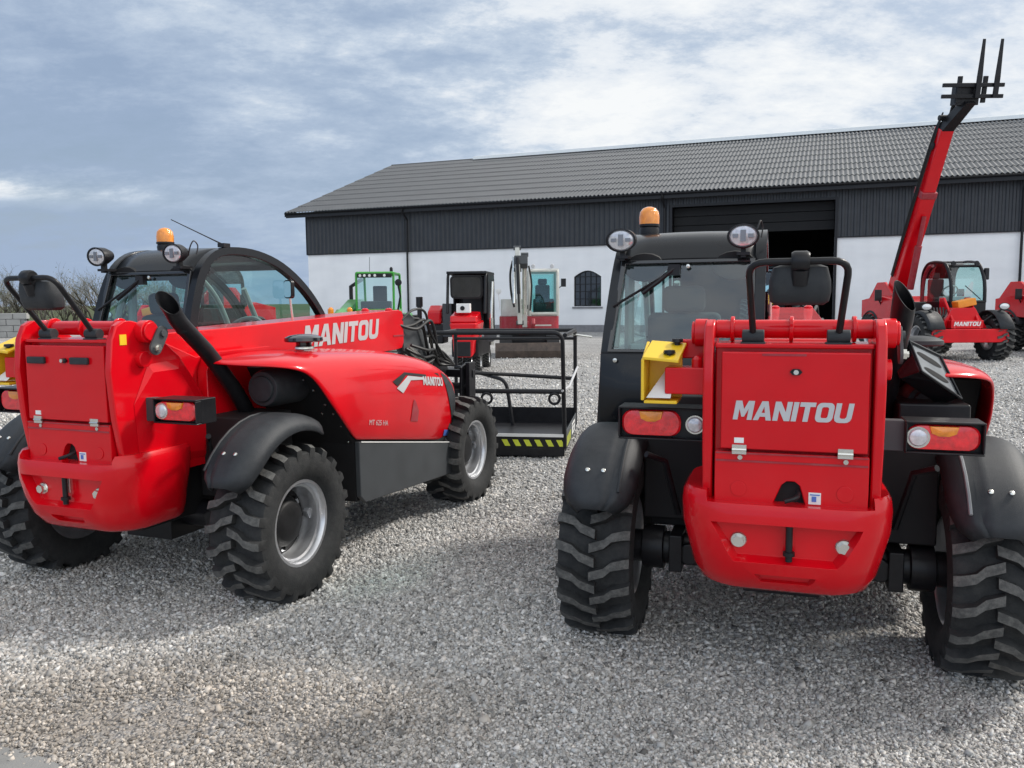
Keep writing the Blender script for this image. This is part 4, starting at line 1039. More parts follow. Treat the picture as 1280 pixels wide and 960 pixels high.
# ------------------------------------------------------------------ compact loader with canopy (front towards the camera)
def make_loader():
    M['winglass'] = solid('dark_window_glass', (.012, .014, .016), .06, coat=.5, var=.3)
    T = thing('compact_loader', 'small red loader with black canopy standing behind the black man basket', 'loader', (-.95, 18.6, 0), math.pi-.12)
    b = MB(); b.box(-.30, .30, -1.2, .6, .35, .75); b.build('chassis', 'black', T, bevel=.03)
    for y in (-.95, .35):
        for s in (1, -1): add_wheel(T, s*.21, y-.15, s, .55)
    b = MB(); b.prism([(-.27, .55), (-.31, .85), (-.36, 1.15), (.36, 1.15), (.31, .85), (.27, .55)], 'y', .1, .85, taper=[(-.20, .35), (-.24, .85), (-.30, 1.10), (.30, 1.10), (.24, .85), (.20, .35)])
    b.prism([(.1, 1.15), (.8, 1.10), (.75, 1.25), (.2, 1.35)], 'x', -.30, .30)
    h = b.build('hood', 'red', T, bevel=.05, seg=3)
    MB().box(-.17, .17, .855, .875, .38, .70).build('grille', 'black', h, bevel=.01)
    MB().box(-.14, .16, .55, .72, 1.32, 1.52).build('white_box', 'white', T, bevel=.01)
    MB().cyl((.02, .73, 1.42), (.02, .74, 1.42), .05, 12).build('box_cap', 'black', T)
    b = MB()
    for x in (-.42, .42):
        b.tube(fillet([(x, -.9, .8), (x, -.9, 2.15), (x, .25, 2.20), (x, .40, 1.3)], .15), .035, 8)
    b.box(-.45, .45, -.92, .30, 2.17, 2.23)
    b.box(-.45, -.41, -.9, .05, 1.15, 2.17); b.box(.41, .45, -.9, -.45, 1.15, 2.17); b.box(-.41, .41, -.93, -.90, .9, 2.17)
    cn = b.build('canopy', 'black', T, bevel=.015)
    sc = MB().prism([(p[0], p[1]) for p in rrect(-.36, .36, 1.62, 2.14, .10, 4)], 'y', .30, .33).build('screen_frame', 'black', cn, bevel=.01)
    MB().prism([(p[0], p[1]) for p in rrect(-.32, .32, 1.66, 2.10, .08, 4)], 'y', .332, .336).build('windscreen', 'winglass', sc)
    pv_ = Vector((0, .315, 1.88)); sc.rotation_euler = (R(-9), 0, R(4)); sc.location = pv_-sc.rotation_euler.to_matrix() @ pv_
    MB().box(-.25, .25, -.6, -.15, .9, 1.1).box(-.23, .23, -.65, -.5, 1.1, 1.75).build('seat', 'seat', T, bevel=.04)
    b = MB(); b.cyl((-.52, .2, .95), (-.55, .1, 2.0), .035, 10); b.cyl((-.53, .18, .6), (-.53, .2, 1.2), .05, 10); b.build('lift_cylinder', 'steel', T)
    MB().lathe([(-.2, .10), (0, .14), (.05, .14), (.07, .06)], (-.55, .45, .82), axis=(0, 1, 0), n=16).build('headlamp', 'grey', T)
    b = MB(); b.box(.46, .68, -.6, -.3, .75, 1.52); b.build('side_panel', 'grey', T, bevel=.02)
    b = MB(); b.prism([(-.9, 1.05), (-.9, 1.40), (-.5, 1.48), (-.25, 1.35), (-.25, 1.05)], 'x', .70, 1.02); b.build('side_hood', 'red', T, bevel=.05)
    MB().box(.66, 1.02, -.9, -.3, .6, 1.04).build('side_engine', 'black', T, bevel=.03)
    MB().cyl((1.28, -.6, .9), (1.28, -.6, 1.62), .055, 12).cyl((1.28, -.6, 1.45), (1.28, -.6, 1.68), .08, 12).build('exhaust', 'black', T)
    return T
make_loader()

# ------------------------------------------------------------------ barn
P0 = Vector((3.205, 40.97, 0)); TH = R(-20.8)
DU = Vector((math.cos(TH), math.sin(TH), 0)); DB = Vector((-math.sin(TH), math.cos(TH), 0))
barn = thing('barn', 'long machinery hall with white lower wall, black cladding and wave sheet roof', 'barn', P0, TH)
ZE, ZC, ZD = 6.45, 4.25, 5.88     # eave, bottom of cladding, door head
U0, U1 = -15.55, 30.0; D0, D1 = 4.72, 11.85; WX0, WX1, WZ0, WZ1 = -.10, 1.28, 1.27, 2.72
RB, RZ = 11.7, 10.72
m, nt, out = new_mat('white_render'); L = nt.links.new
bs = N(nt, 'ShaderNodeBsdfPrincipled'); bs.inputs['Roughness'].default_value = .85
tc = N(nt, 'ShaderNodeTexCoord'); mp = N(nt, 'ShaderNodeMapping'); mp.inputs['Scale'].default_value = (.35, .35, .9); L(tc.outputs['Object'], mp.inputs[0])
n1 = N(nt, 'ShaderNodeTexNoise'); n1.inputs['Scale'].default_value = 1.5; n1.inputs['Detail'].default_value = 8; L(mp.outputs[0], n1.inputs['Vector'])
cr = ramp(nt, [(.3, (.80, .81, .82)), (.65, (.88, .885, .89))]); L(n1.outputs['Fac'], cr.inputs[0])
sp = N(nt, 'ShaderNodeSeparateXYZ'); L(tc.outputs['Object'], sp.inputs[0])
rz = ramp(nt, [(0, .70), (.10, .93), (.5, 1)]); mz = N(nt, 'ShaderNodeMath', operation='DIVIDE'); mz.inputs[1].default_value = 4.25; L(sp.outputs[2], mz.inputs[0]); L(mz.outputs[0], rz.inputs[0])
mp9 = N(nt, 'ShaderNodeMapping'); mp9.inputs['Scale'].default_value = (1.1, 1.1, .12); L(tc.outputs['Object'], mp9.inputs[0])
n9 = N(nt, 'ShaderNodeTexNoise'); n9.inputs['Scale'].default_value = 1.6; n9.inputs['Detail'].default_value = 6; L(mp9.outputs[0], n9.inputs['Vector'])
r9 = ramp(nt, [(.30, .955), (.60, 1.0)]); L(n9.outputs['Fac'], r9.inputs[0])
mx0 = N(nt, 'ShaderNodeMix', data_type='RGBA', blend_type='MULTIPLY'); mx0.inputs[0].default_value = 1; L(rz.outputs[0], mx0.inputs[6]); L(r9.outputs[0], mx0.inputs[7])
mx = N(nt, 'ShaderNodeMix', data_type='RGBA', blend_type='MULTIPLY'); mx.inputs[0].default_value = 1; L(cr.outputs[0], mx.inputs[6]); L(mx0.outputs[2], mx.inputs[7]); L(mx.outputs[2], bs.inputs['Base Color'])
n2 = N(nt, 'ShaderNodeTexNoise'); n2.inputs['Scale'].default_value = 30; n2.inputs['Detail'].default_value = 5; L(tc.outputs['Object'], n2.inputs['Vector'])
bp = N(nt, 'ShaderNodeBump'); bp.inputs['Strength'].default_value = .3; bp.inputs['Distance'].default_value = .02; L(n2.outputs['Fac'], bp.inputs['Height']); L(bp.outputs[0], bs.inputs['Normal'])
L(bs.outputs[0], out.inputs[0]); M['render'] = m
M['cladding'] = solid('black_cladding', (.022, .025, .030), .42, var=.25, scale=1.2, dust=.12, dustcol=(.08, .085, .09))
M['roofsheet'] = solid('grey_roof_sheet', (.055, .060, .067), .40, var=.22, scale=1.4, dust=.5, dustcol=(.11, .115, .12), bump=.3, bscale=40)
M['plinth'] = solid('grey_plinth', (.20, .20, .21), .8, var=.15)
M['ridge'] = solid('pale_ridge_light', (.62, .66, .68), .3, var=.05)
# lower wall (butted boxes around the openings)
b = MB(); t = .3
b.box(U0, WX0, 0, t, .35, ZC); b.box(WX1, D0, 0, t, .35, ZC); b.box(WX0, WX1, 0, t, .35, WZ0)
n_ = 10; arc = [(WX0+(WX1-WX0)*k/n_, WZ1+.30*math.sin(math.pi*k/n_)) for k in range(n_+1)]
b.prism([(WX0, ZC)]+arc+[(WX1, ZC)], 'y', 0, t)
b.box(D1, U1, 0, t, .35, ZC)
b.box(U0, U0+t, t, 2*RB-t, .35, ZE)
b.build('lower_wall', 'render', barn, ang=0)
b = MB(); b.box(U0, D0, -.02, t, 0, .35); b.box(D1, U1, -.02, t, 0, .35); b.build('plinth', 'plinth', barn)
# gable infill + back wall
b = MB(); b.prism([(0, ZE), (2*RB, ZE), (RB, RZ-.1)], 'x', U0, U0+.2); b.prism([(0, 0), (2*RB, 0), (2*RB, ZE), (RB, RZ-.1), (0, ZE)], 'x', U1-.2, U1); b.box(U0, U1, 2*RB-.2, 2*RB, 0, ZE)
b.build('gable_wall', 'cladding', barn, ang=0)
# corrugated cladding
def corr_wall(u0, u1, z0, z1, y=-.035, pitch=.25, dep=.035):
    xs = []; k = int((u1-u0)/pitch)
    for i in range(k):
        a = u0+i*pitch; xs += [(a, 0), (a+pitch*.16, dep), (a+pitch*.50, dep), (a+pitch*.66, 0)]
    xs.append((u1, 0))
    return MB().grid([[(x, y-d, z) for x, d in xs] for z in (z0, z1)])
b = corr_wall(U0-.02, D0, ZC, ZE-.1); b2 = corr_wall(D1, U1, ZC, ZE-.1); b.add(b2.v, b2.f); b3 = corr_wall(D0, D1, ZD, ZE-.1); b.add(b3.v, b3.f)
b.build('cladding', 'cladding', barn, ang=0)
b = MB(); b.box(U0, D0, -.03, .29, ZC, ZE); b.box(D1, U1, -.03, .29, ZC, ZE); b.box(D0, D1, -.03, .29, ZD, ZE); b.box(U0-.04, D0, -.085, -.031, ZC-.05, ZC-.003); b.box(D1, U1, -.085, -.031, ZC-.05, ZC-.003)
b.box(D0-.12, D0, -.10, -.03, .0, ZD+.1); b.box(D1, D1+.12, -.10, -.03, .0, ZD+.1); b.box(D0, D1, -.10, -.03, ZD-.02, ZD+.1); b.box(U0-.05, U0, -.08, .3, ZC, ZE)
b.build('cladding_trim', 'black', barn)
# roof sheets: wave profile in overlapping rows
def roof():
    b = MB(); pitch = .20; nseg = 6
    x0, x1 = U0-1.0, U1; nx = int((x1-x0)/pitch*nseg)
    xs = [x0+i*(x1-x0)/nx for i in range(nx+1)]
    y0, z0 = -.62, ZE+.06; sl = (RZ-ZE)/(RB+.3)
    rows_n = 10; Ly = (RB-y0)/rows_n
    for r_ in range(rows_n):
        a, c = y0+r_*Ly, y0+(r_+1)*Ly+.14
        rw = []
        for y, lift in ((a, .035), (c, .0)):
            rw.append([(x, y, z0+(y-y0)*sl+lift+.032*math.sin(2*math.pi*(x-x0)/pitch)) for x in xs])
        b.grid([[(p[0], p[1], p[2]-.02) for p in rw[0]], rw[0], rw[1]])
    return b, sl, y0, z0
b, sl, ry0, rz0 = roof()
rf = b.build('roof', 'roofsheet', barn, ang=50)
MB().add([(U0-1, RB, RZ+.03), (U1, RB, RZ+.03), (U1, 2*RB+.6, ZE), (U0-1, 2*RB+.6, ZE)], [(0, 1, 2, 3)]).build('rear_roof', 'roofsheet', barn)
b = MB(); b.tube([(U0-1, RB, RZ+.10), (U1, RB, RZ+.10)], .14, 10); b.build('ridge_cap', 'roofsheet', rf)
b = MB(); b.prism([(RB-.5, RZ+.08), (RB-.35, RZ+.30), (RB, RZ+.38), (RB+.35, RZ+.30), (RB+.5, RZ+.08)], 'x', -10.3, U1-.5); b.build('ridge_light', 'ridge', rf)
# eave: fascia, gutter, verge
b = MB(); b.box(U0-.95, U1, -.60, -.56, ZE-.22, ZE+.02); b.box(U0-.95, U1, -.56, -.10, ZE-.14, ZE-.11)
b.hexa([Vector((U0-1.02, ry0, ZE-.16)), Vector((U0-.96, ry0, ZE-.16)), Vector((U0-.96, RB, RZ-.22)), Vector((U0-1.02, RB, RZ-.22)), Vector((U0-1.02, ry0, ZE+.09)), Vector((U0-.96, ry0, ZE+.09)), Vector((U0-.96, RB, RZ+.05)), Vector((U0-1.02, RB, RZ+.05))])
b.build('fascia', 'black', barn)
b = MB()
rows = []
for k in range(9):
    a = math.pi*k/8; rows.append([(x, -.68-.075*math.cos(a), ZE+.03-.075*math.sin(a)) for x in (U0-.95, U1)])
b.grid(rows); g_ = b.build('gutter', 'black', barn, solid=.008)
for u in (-9.25, 4.35, 19.0):
    MB().tube(fillet([(u, -.68, ZE-.04), (u, -.66, ZE-.18), (u, -.14, ZE-.55), (u, -.14, .1)], .08), .055, 10).build('downpipe', 'black', barn)
# arched window with glazing bars
b = MB(); yw = .10
fr_out = [(WX0, WZ0)]+[(WX0, WZ1)]+arc[1:-1]+[(WX1, WZ1), (WX1, WZ0)]
w_ = MB().tube([(p[0], yw, p[1]) for p in fr_out], .05, 6, closed=True)
for k in range(1, 5): x = WX0+(WX1-WX0)*k/5; w_.box(x-.018, x+.018, yw-.02, yw+.02, WZ0, WZ1+.30*math.sin(math.pi*k/5))
for k in range(1, 5): z = WZ0+(WZ1-WZ0)*k/4; w_.box(WX0, WX1, yw-.017, yw+.017, z-.018, z+.018)
wf = w_.build('window', 'black', barn)
M['winglass'] = solid('dark_window_glass', (.012, .014, .016), .06, coat=.5, var=.3)
MB().prism(fr_out, 'y', yw+.03, yw+.04).build('pane', 'winglass', wf)
MB().box(WX0-.08, WX1+.08, -.06, .10, WZ0-.10, WZ0-.02).build('sill', 'plinth', wf)
# dark hall interior behind the door
b = MB(); b.box(D0-3, D0-2.95, .35, 13, 0, ZE-.2); b.box(D1+3, D1+3.05, .35, 13, 0, ZE-.2); b.box(D0-3, D1+3, 13, 13.05, 0, ZE-.2); b.box(D0-3, D1+3, .3, 13, ZE-.2, ZE-.15)
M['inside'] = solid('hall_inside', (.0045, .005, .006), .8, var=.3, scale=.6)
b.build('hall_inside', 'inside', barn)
b = MB()
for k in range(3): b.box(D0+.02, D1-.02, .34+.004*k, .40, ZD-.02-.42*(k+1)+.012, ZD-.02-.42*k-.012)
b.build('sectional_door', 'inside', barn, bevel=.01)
b = MB(); 
for k in range(3): b.box(D0, D1, 1.5+3*k, 1.7+3*k, ZE-.6, ZE-.25)
b.build('roof_beam', 'black', barn)

# tractor standing in the doorway
tl = P0+DU*9.3+DB*1.6
def make_tractor():
    T = thing('farm_tractor', 'yellow and black machine with a big lugged tyre standing in the dark barn doorway', 'tractor', tl, TH+math.pi)
    b = MB(); b.box(-.5, .5, -2.2, .6, .8, 1.5); b.build('chassis', 'black', T, bevel=.05)
    for y, sc in ((-1.9, 1.9), (.6, 1.9)):
        for s in (1, -1): add_wheel(T, s*1.15, y, s, sc)
    b = MB(); b.prism([(-.6, 1.3), (-.55, 1.75), (.55, 1.75), (.6, 1.3)], 'y', -.5, 1.0); b.build('hood', 'yellow', T, bevel=.06)
    b = MB()
    for x in (-.45, -.25, -.05): b.cyl((x, 1.05, 1.45), (x, 1.05, 1.62), .05, 8)
    b.build('marker_lamp', 'orangepaint', T)
    b = MB()
    for x in (-.75, .75): b.tube(fillet([(x, -1.9, 1.5), (x, -1.7, 3.0), (x, -.4, 3.0), (x, -.3, 1.6)], .15), .06, 8)
    b.box(-.8, .8, -1.8, -.4, 3.0, 3.1); cb = b.build('cab', 'black', T, bevel=.02)
    MB().box(-.7, .7, -.36, -.35, 1.7, 2.95).build('windscreen', 'glass', cb)
    return T
make_tractor()
# low rounded machine cowl right of the doorway is left to the shadows

# ------------------------------------------------------------------ left background: block wall, bare trees
M['block'] = solid('concrete_block', (.30, .30, .29), .9, var=.15, scale=2, bump=.4, bscale=30)
def make_block_wall():
    T = thing('block_wall', 'low grey concrete block wall at the far left edge of the yard', 'wall', (-26.0, 39.5, 0), R(15))
    b = MB()
    for r_ in range(4):
        for k in range(12):
            x = -5.2+.62*k+(.3 if r_ % 2 else 0); b.box(x+.01, x+.60, 0, .5, .01+.30*r_, .30*(r_+1)-.01)
    b.build('blocks', 'block', T, bevel=.015)
    MB().box(-5.1, 2.4, .05, .45, .0, 1.17).build('mortar', 'plinth', T)
make_block_wall()
M['bark'] = solid('bare_bark', (.075, .065, .050), .9, var=.3, scale=3)
M['twig'] = solid('twig_mass', (.21, .20, .175), .95, var=.35, scale=1.5)
M['leaf'] = solid('young_leaf', (.09, .11, .035), .8, var=.4, scale=2)
def make_bare_tree(seed, h):
    rnd = random.Random(seed); tr = MB(); tw = MB(); lf = MB()
    def grow(p, d, L, r, lev):
        pts = [p]; q = Vector(p); dd = Vector(d)
        for k in range(3):
            dd = (dd+Vector((rnd.uniform(-.2, .2), rnd.uniform(-.2, .2), rnd.uniform(-.05, .14)))).normalized(); q = q+dd*L/3; pts.append(q.copy())
        mb = tr if lev < 2 else tw
        if lev < 2: mb.tube(pts, [r, r*.85, r*.7, r*.55], 5, cap=False)
        else:
            mb.tube(pts, [r, r*.8, r*.6, r*.3], 3, cap=False)
        if lev >= 4: return
        if lev >= 3:
            for _ in range(2):
                c = q+Vector((rnd.uniform(-.25, .25), rnd.uniform(-.25, .25), rnd.uniform(-.2, .2))); a = rnd.random()*6.3; s_ = rnd.uniform(.03, .07)
                lf.add([c, c+Vector((math.cos(a)*s_, math.sin(a)*s_, s_*.5)), c+Vector((0, 0, s_*1.2))], [(0, 1, 2)])
        for _ in range(4 if lev < 2 else 3):
            base = pts[rnd.choice((1, 2, 3))]
            nd = (dd+Vector((rnd.uniform(-1, 1), rnd.uniform(-1, 1), rnd.uniform(-.1, .7)))*.9).normalized()
            grow(base, nd, L*rnd.uniform(.55, .8), r*.5, lev+1)
    for s_ in range(3):
        a = rnd.random()*6.3
        grow(Vector((math.cos(a)*.25, math.sin(a)*.25, 0)), Vector((math.cos(a)*.35, math.sin(a)*.35, 1)).normalized(), h*.42, h*.018, 0)
    nt_ = len(tw.f); tw.add(lf.v, lf.f); cm = tw.mesh('crown', 'twig', 0); cm.materials.append(M['leaf'])
    for p in cm.polygons:
        if len(p.vertices) == 3 and p.index >= nt_: p.material_index = 1
    return tr.mesh('trunk', 'bark', 0), cm
protos = [make_bare_tree(i, 4.6) for i in range(3)]
tx = []
for i in range(24):
    px = -30+i*13+random.uniform(-3, 3)
    y = random.uniform(50, 66)
    tx.append(((px-640)/1028.8*y, y, random.uniform(.55, .92)))
tx.sort()
for i, (x, y, s_) in enumerate(tx):
    T = thing('bare_tree', 'leafless bushy tree in the hedgerow beyond the yard, left of the barn', 'tree', (x, y, 0), random.random()*6.3, 'bare trees in the far hedgerow')
    T.scale = (s_*1.25, s_*1.25, s_)
    a, b_ = protos[i % 3]
    link('trunk', a, T); link('crown', b_, T)
# far ground cover strip
M['grass'] = solid('rough_grass', (.075, .095, .035), .95, var=.4, scale=.8)

# ------------------------------------------------------------------ ground
m, nt, out = new_mat('gravel_ground'); L = nt.links.new
bs = N(nt, 'ShaderNodeBsdfPrincipled'); bs.inputs['Roughness'].default_value = .9; bs.inputs['Specular IOR Level'].default_value = .25
tc = N(nt, 'ShaderNodeTexCoord')
v1 = N(nt, 'ShaderNodeTexVoronoi'); v1.inputs['Scale'].default_value = 62; L(tc.outputs['Object'], v1.inputs['Vector'])
v2 = N(nt, 'ShaderNodeTexVoronoi'); v2.inputs['Scale'].default_value = 26; L(tc.outputs['Object'], v2.inputs['Vector'])
nz = N(nt, 'ShaderNodeTexNoise'); nz.inputs['Scale'].default_value = .55; nz.inputs['Detail'].default_value = 6; L(tc.outputs['Object'], nz.inputs['Vector'])
sepc = N(nt, 'ShaderNodeSeparateColor'); L(v1.outputs['Color'], sepc.inputs[0])
sepd = N(nt, 'ShaderNodeSeparateColor'); L(v2.outputs['Color'], sepd.inputs[0])
c1 = ramp(nt, [(.0, (.20, .195, .19)), (.45, (.34, .335, .33)), (.8, (.47, .465, .46)), (1, (.62, .61, .60))]); L(sepc.outputs[0], c1.inputs[0])
c2 = ramp(nt, [(.0, (.24, .235, .23)), (.6, (.40, .395, .39)), (1, (.58, .57, .56))]); L(sepd.outputs[1], c2.inputs[0])
mxa = N(nt, 'ShaderNodeMix', data_type='RGBA'); mxa.inputs[0].default_value = .35; L(c1.outputs[0], mxa.inputs[6]); L(c2.outputs[0], mxa.inputs[7])
v3 = N(nt, 'ShaderNodeTexVoronoi'); v3.inputs['Scale'].default_value = 9; L(tc.outputs['Object'], v3.inputs['Vector'])
se3 = N(nt, 'ShaderNodeSeparateColor'); L(v3.outputs['Color'], se3.inputs[0])
n5 = N(nt, 'ShaderNodeTexNoise'); n5.inputs['Scale'].default_value = 14; n5.inputs['Detail'].default_value = 8; n5.inputs['Roughness'].default_value = .8; L(tc.outputs['Object'], n5.inputs['Vector'])
ad5 = N(nt, 'ShaderNodeMath', operation='MULTIPLY_ADD'); ad5.inputs[1].default_value = .9; L(n5.outputs['Fac'], ad5.inputs[0])
ad6 = N(nt, 'ShaderNodeMath', operation='MULTIPLY_ADD'); ad6.inputs[1].default_value = .12; L(se3.outputs[0], ad6.inputs[0]); L(nz.outputs['Fac'], ad6.inputs[2])
sc6 = N(nt, 'ShaderNodeMath', operation='MULTIPLY'); sc6.inputs[1].default_value = .55; L(ad6.outputs[0], sc6.inputs[0]); L(sc6.outputs[0], ad5.inputs[2])
rn = ramp(nt, [(.52, .55), (.78, 1.0), (.95, 1.45)]); L(ad5.outputs[0], rn.inputs[0])
mxb = N(nt, 'ShaderNodeMix', data_type='RGBA', blend_type='MULTIPLY'); mxb.inputs[0].default_value = 1; L(mxa.outputs[2], mxb.inputs[6]); L(rn.outputs[0], mxb.inputs[7])
# brown earth patches near the lower left
geo = N(nt, 'ShaderNodeSeparateXYZ'); L(tc.outputs['Object'], geo.inputs[0])
def mathn(op, a, b_=None, c_=None):
    n__ = N(nt, 'ShaderNodeMath', operation=op)
    for i_, q_ in enumerate((a, b_, c_)):
        if q_ is None: continue
        if hasattr(q_, 'is_linked') or hasattr(q_, 'node'): L(q_, n__.inputs[i_])
        else: n__.inputs[i_].default_value = q_
    return n__.outputs[0]
def blob(cx, cy, rx, ry):
    dx = mathn('DIVIDE', mathn('SUBTRACT', geo.outputs[0], cx), rx); dy = mathn('DIVIDE', mathn('SUBTRACT', geo.outputs[1], cy), ry)
    d2 = mathn('ADD', mathn('MULTIPLY', dx, dx), mathn('MULTIPLY', dy, dy)); return mathn('SUBTRACT', 1.0, d2)
nf_ = N(nt, 'ShaderNodeTexNoise'); nf_.inputs['Scale'].default_value = 70; nf_.inputs['Detail'].default_value = 6; L(tc.outputs['Object'], nf_.inputs['Vector'])
nb_ = N(nt, 'ShaderNodeTexNoise'); nb_.inputs['Scale'].default_value = 3.2; nb_.inputs['Detail'].default_value = 7; L(tc.outputs['Object'], nb_.inputs['Vector'])
def earth_mask():
    a = mathn('MAXIMUM', blob(-1.35, 2.95, 1.15, .42), blob(-1.0, 3.6, .9, .3)); a = mathn('MAXIMUM', a, 0.0)
    s_ = mathn('ADD', mathn('MULTIPLY', a, .75), mathn('MULTIPLY', mathn('SUBTRACT', nb_.outputs['Fac'], .5), 1.3)); return s_
em = ramp(nt, [(.20, 0), (.75, .6)]); L(earth_mask(), em.inputs[0])
ce = ramp(nt, [(.3, (.14, .115, .092)), (.5, (.26, .22, .18)), (.7, (.40, .36, .31))]); L(mathn('ADD', mathn('MULTIPLY', nb_.outputs['Fac'], .4), mathn('MULTIPLY', nf_.outputs['Fac'], .6)), ce.inputs[0])
mxc = N(nt, 'ShaderNodeMix', data_type='RGBA'); L(em.outputs[0], mxc.inputs[0]); L(mxb.outputs[2], mxc.inputs[6]); L(ce.outputs[0], mxc.inputs[7])
# distant grass beyond the yard
far = N(nt, 'ShaderNodeMapRange'); far.inputs[1].default_value = 43; far.inputs[2].default_value = 46; L(mathn('SUBTRACT', geo.outputs[1], mathn('MULTIPLY', mathn('ADD', geo.outputs[0], 24.0), .35)), far.inputs[0])
mxd = N(nt, 'ShaderNodeMix', data_type='RGBA'); L(far.outputs[0], mxd.inputs[0]); L(mxc.outputs[2], mxd.inputs[6]); mxd.inputs[7].default_value = (.075, .09, .04, 1)
L(mxd.outputs[2], bs.inputs['Base Color'])
hgt = mathn('ADD', mathn('MULTIPLY', v1.outputs['Distance'], -1.0), mathn('MULTIPLY', v2.outputs['Distance'], -1.2))
bp = N(nt, 'ShaderNodeBump'); bp.inputs['Strength'].default_value = .9; bp.inputs['Distance'].default_value = .02; L(hgt, bp.inputs['Height']); L(bp.outputs[0], bs.inputs['Normal'])
L(bs.outputs[0], out.inputs[0]); M['ground'] = m
gd = MB().add([(-700, -60, 0), (700, -60, 0), (700, 1200, 0), (-700, 1200, 0)], [(0, 1, 2, 3)]).build('ground', 'ground', None, ang=0)
struct(gd)
# worn asphalt edge at the lower left corner
M['asphalt'] = solid('worn_asphalt', (.22, .22, .215), .9, var=.15, scale=8, bump=.5, bscale=150, dust=.4, dustcol=(.25, .24, .22))
ap_ = [(-4, .5), (-.6, .5), (-1.2, 2.2), (-1.46, 2.57), (-1.556, 2.67), (-1.69, 2.745), (-1.81, 2.785), (-1.92, 2.81), (-4, 3.0)]
pv = MB().prism(ap_, 'z', -.02, .005).build('paved_edge', 'asphalt', None); struct(pv)

# loose gravel near the camera
m, nt, out = new_mat('gravel_stones'); L = nt.links.new
bs = N(nt, 'ShaderNodeBsdfPrincipled'); bs.inputs['Roughness'].default_value = .85; bs.inputs['Specular IOR Level'].default_value = .3
at_ = N(nt, 'ShaderNodeAttribute'); at_.attribute_name = 'stone'; L(at_.outputs['Color'], bs.inputs['Base Color'])
L(bs.outputs[0], out.inputs[0]); M['stones'] = m
def gravel(n, ymin, ymax, smin, smax, given=None):
    # distance distribution ~ uniform in log, so density falls off with distance
    y = ymin*(ymax/ymin)**(rng.random(n)**.9)
    x = (rng.random(n)*2-1)*(.68*y+.35)
    # earth patches carry fewer stones
    e = np.maximum(1-((x+1.35)/1.15)**2-((y-2.95)/.42)**2, (1-((x+1.0)/.9)**2-((y-3.6)/.3)**2)*.35)
    keep = rng.random(n) > np.clip(e*1.0+rng.normal(0, .15, n)*(e > -.2), 0, .93)
    keep &= ~((y < 2.66-.42*(x+1.55)) & (x < -1.2+.6*(2.2-y)*0-.25*(y-2.2))) | (rng.random(n) < .12)
    x, y = x[keep], y[keep]; zz = np.zeros(len(x))
    if given is not None: x, y, zz = given.T
    n = len(x)
    s = smin+(smax-smin)*rng.random(n)**2.2
    base = np.array([(a, b_, c_) for a in (-1, 1) for b_ in (-1, 1) for c_ in (-1, 1)], float)*.5
    V = base[None]*(1+.0)+rng.normal(0, .17, (n, 8, 3))
    V *= np.stack([rng.uniform(.7, 1.35, n), rng.uniform(.7, 1.1, n), rng.uniform(.45, .85, n)], 1)[:, None, :]
    # rotations
    q = rng.normal(size=(n, 4)); q[:, 1:3] *= .55; q /= np.linalg.norm(q, axis=1, keepdims=True)
    w, a, b_, c_ = q.T
    Rm = np.stack([np.stack([1-2*(b_*b_+c_*c_), 2*(a*b_-c_*w), 2*(a*c_+b_*w)], 1), np.stack([2*(a*b_+c_*w), 1-2*(a*a+c_*c_), 2*(b_*c_-a*w)], 1), np.stack([2*(a*c_-b_*w), 2*(b_*c_+a*w), 1-2*(a*a+b_*b_)], 1)], 1)
    V = np.einsum('nij,nkj->nki', Rm, V)*s[:, None, None]
    V[:, :, 0] += x[:, None]; V[:, :, 1] += y[:, None]; V[:, :, 2] += (s*.22+zz)[:, None]
    F = np.array([(0, 1, 3, 2), (4, 6, 7, 5), (0, 4, 5, 1), (2, 3, 7, 6), (0, 2, 6, 4), (1, 5, 7, 3)])
    fi = (np.arange(n)[:, None, None]*8+F[None]).reshape(-1)
    g = np.clip(rng.normal(.42, .125, n), .12, .78); g = np.where(rng.random(n) < .05, rng.uniform(.6, .8, n), g)
    wm = rng.normal(0, .018, n)
    fb = sum(np.sin(x*fx+y*fy+ph)*am for fx, fy, ph, am in ((1.1, .6, .3, .05), (2.3, -1.7, 1.2, .045), (.5, 2.9, 2.2, .05), (4.7, 3.1, .9, .03), (-3.3, 6.1, 4.0, .03)))
    g = g*(1+fb)*(1-.22*np.clip(1-((x+1.35)/1.5)**2-((y-2.95)/.7)**2, 0, 1))
    e = np.zeros(n); e2 = np.clip(np.maximum(1-((x+1.35)/1.5)**2-((y-2.95)/.65)**2, 0), 0, 1)
    col = np.stack([g*(1.03+wm+.02*e2), g*(1-.06*e2), g*(.955-wm-.13*e2), np.ones(n)], 1)
    return V.reshape(-1, 3), fi, np.repeat(col, 8, 0)
def heap(n):
    pos = []
    for (lx, ly), yaw in ((A_LOC, A_YAW), (B_LOC, B_YAW)):
        c, s_ = math.cos(yaw), math.sin(yaw)
        for wx in (-.80, .80):
            for wy in (0, 2.28):
                k = n//8; t_ = rng.random(k)*2*np.pi; rr = 1+rng.random(k)**1.5*.5
                px = wx+np.sign(np.cos(t_))*np.abs(np.cos(t_))**.5*.165*rr; py = wy+np.sign(np.sin(t_))*np.abs(np.sin(t_))**.5*.15*rr
                pos.append(np.stack([lx+c*px+s_*py, ly-s_*px+c*py, .022*(1.5-rr)*rng.random(k)*2], 1))
    return np.concatenate(pos)
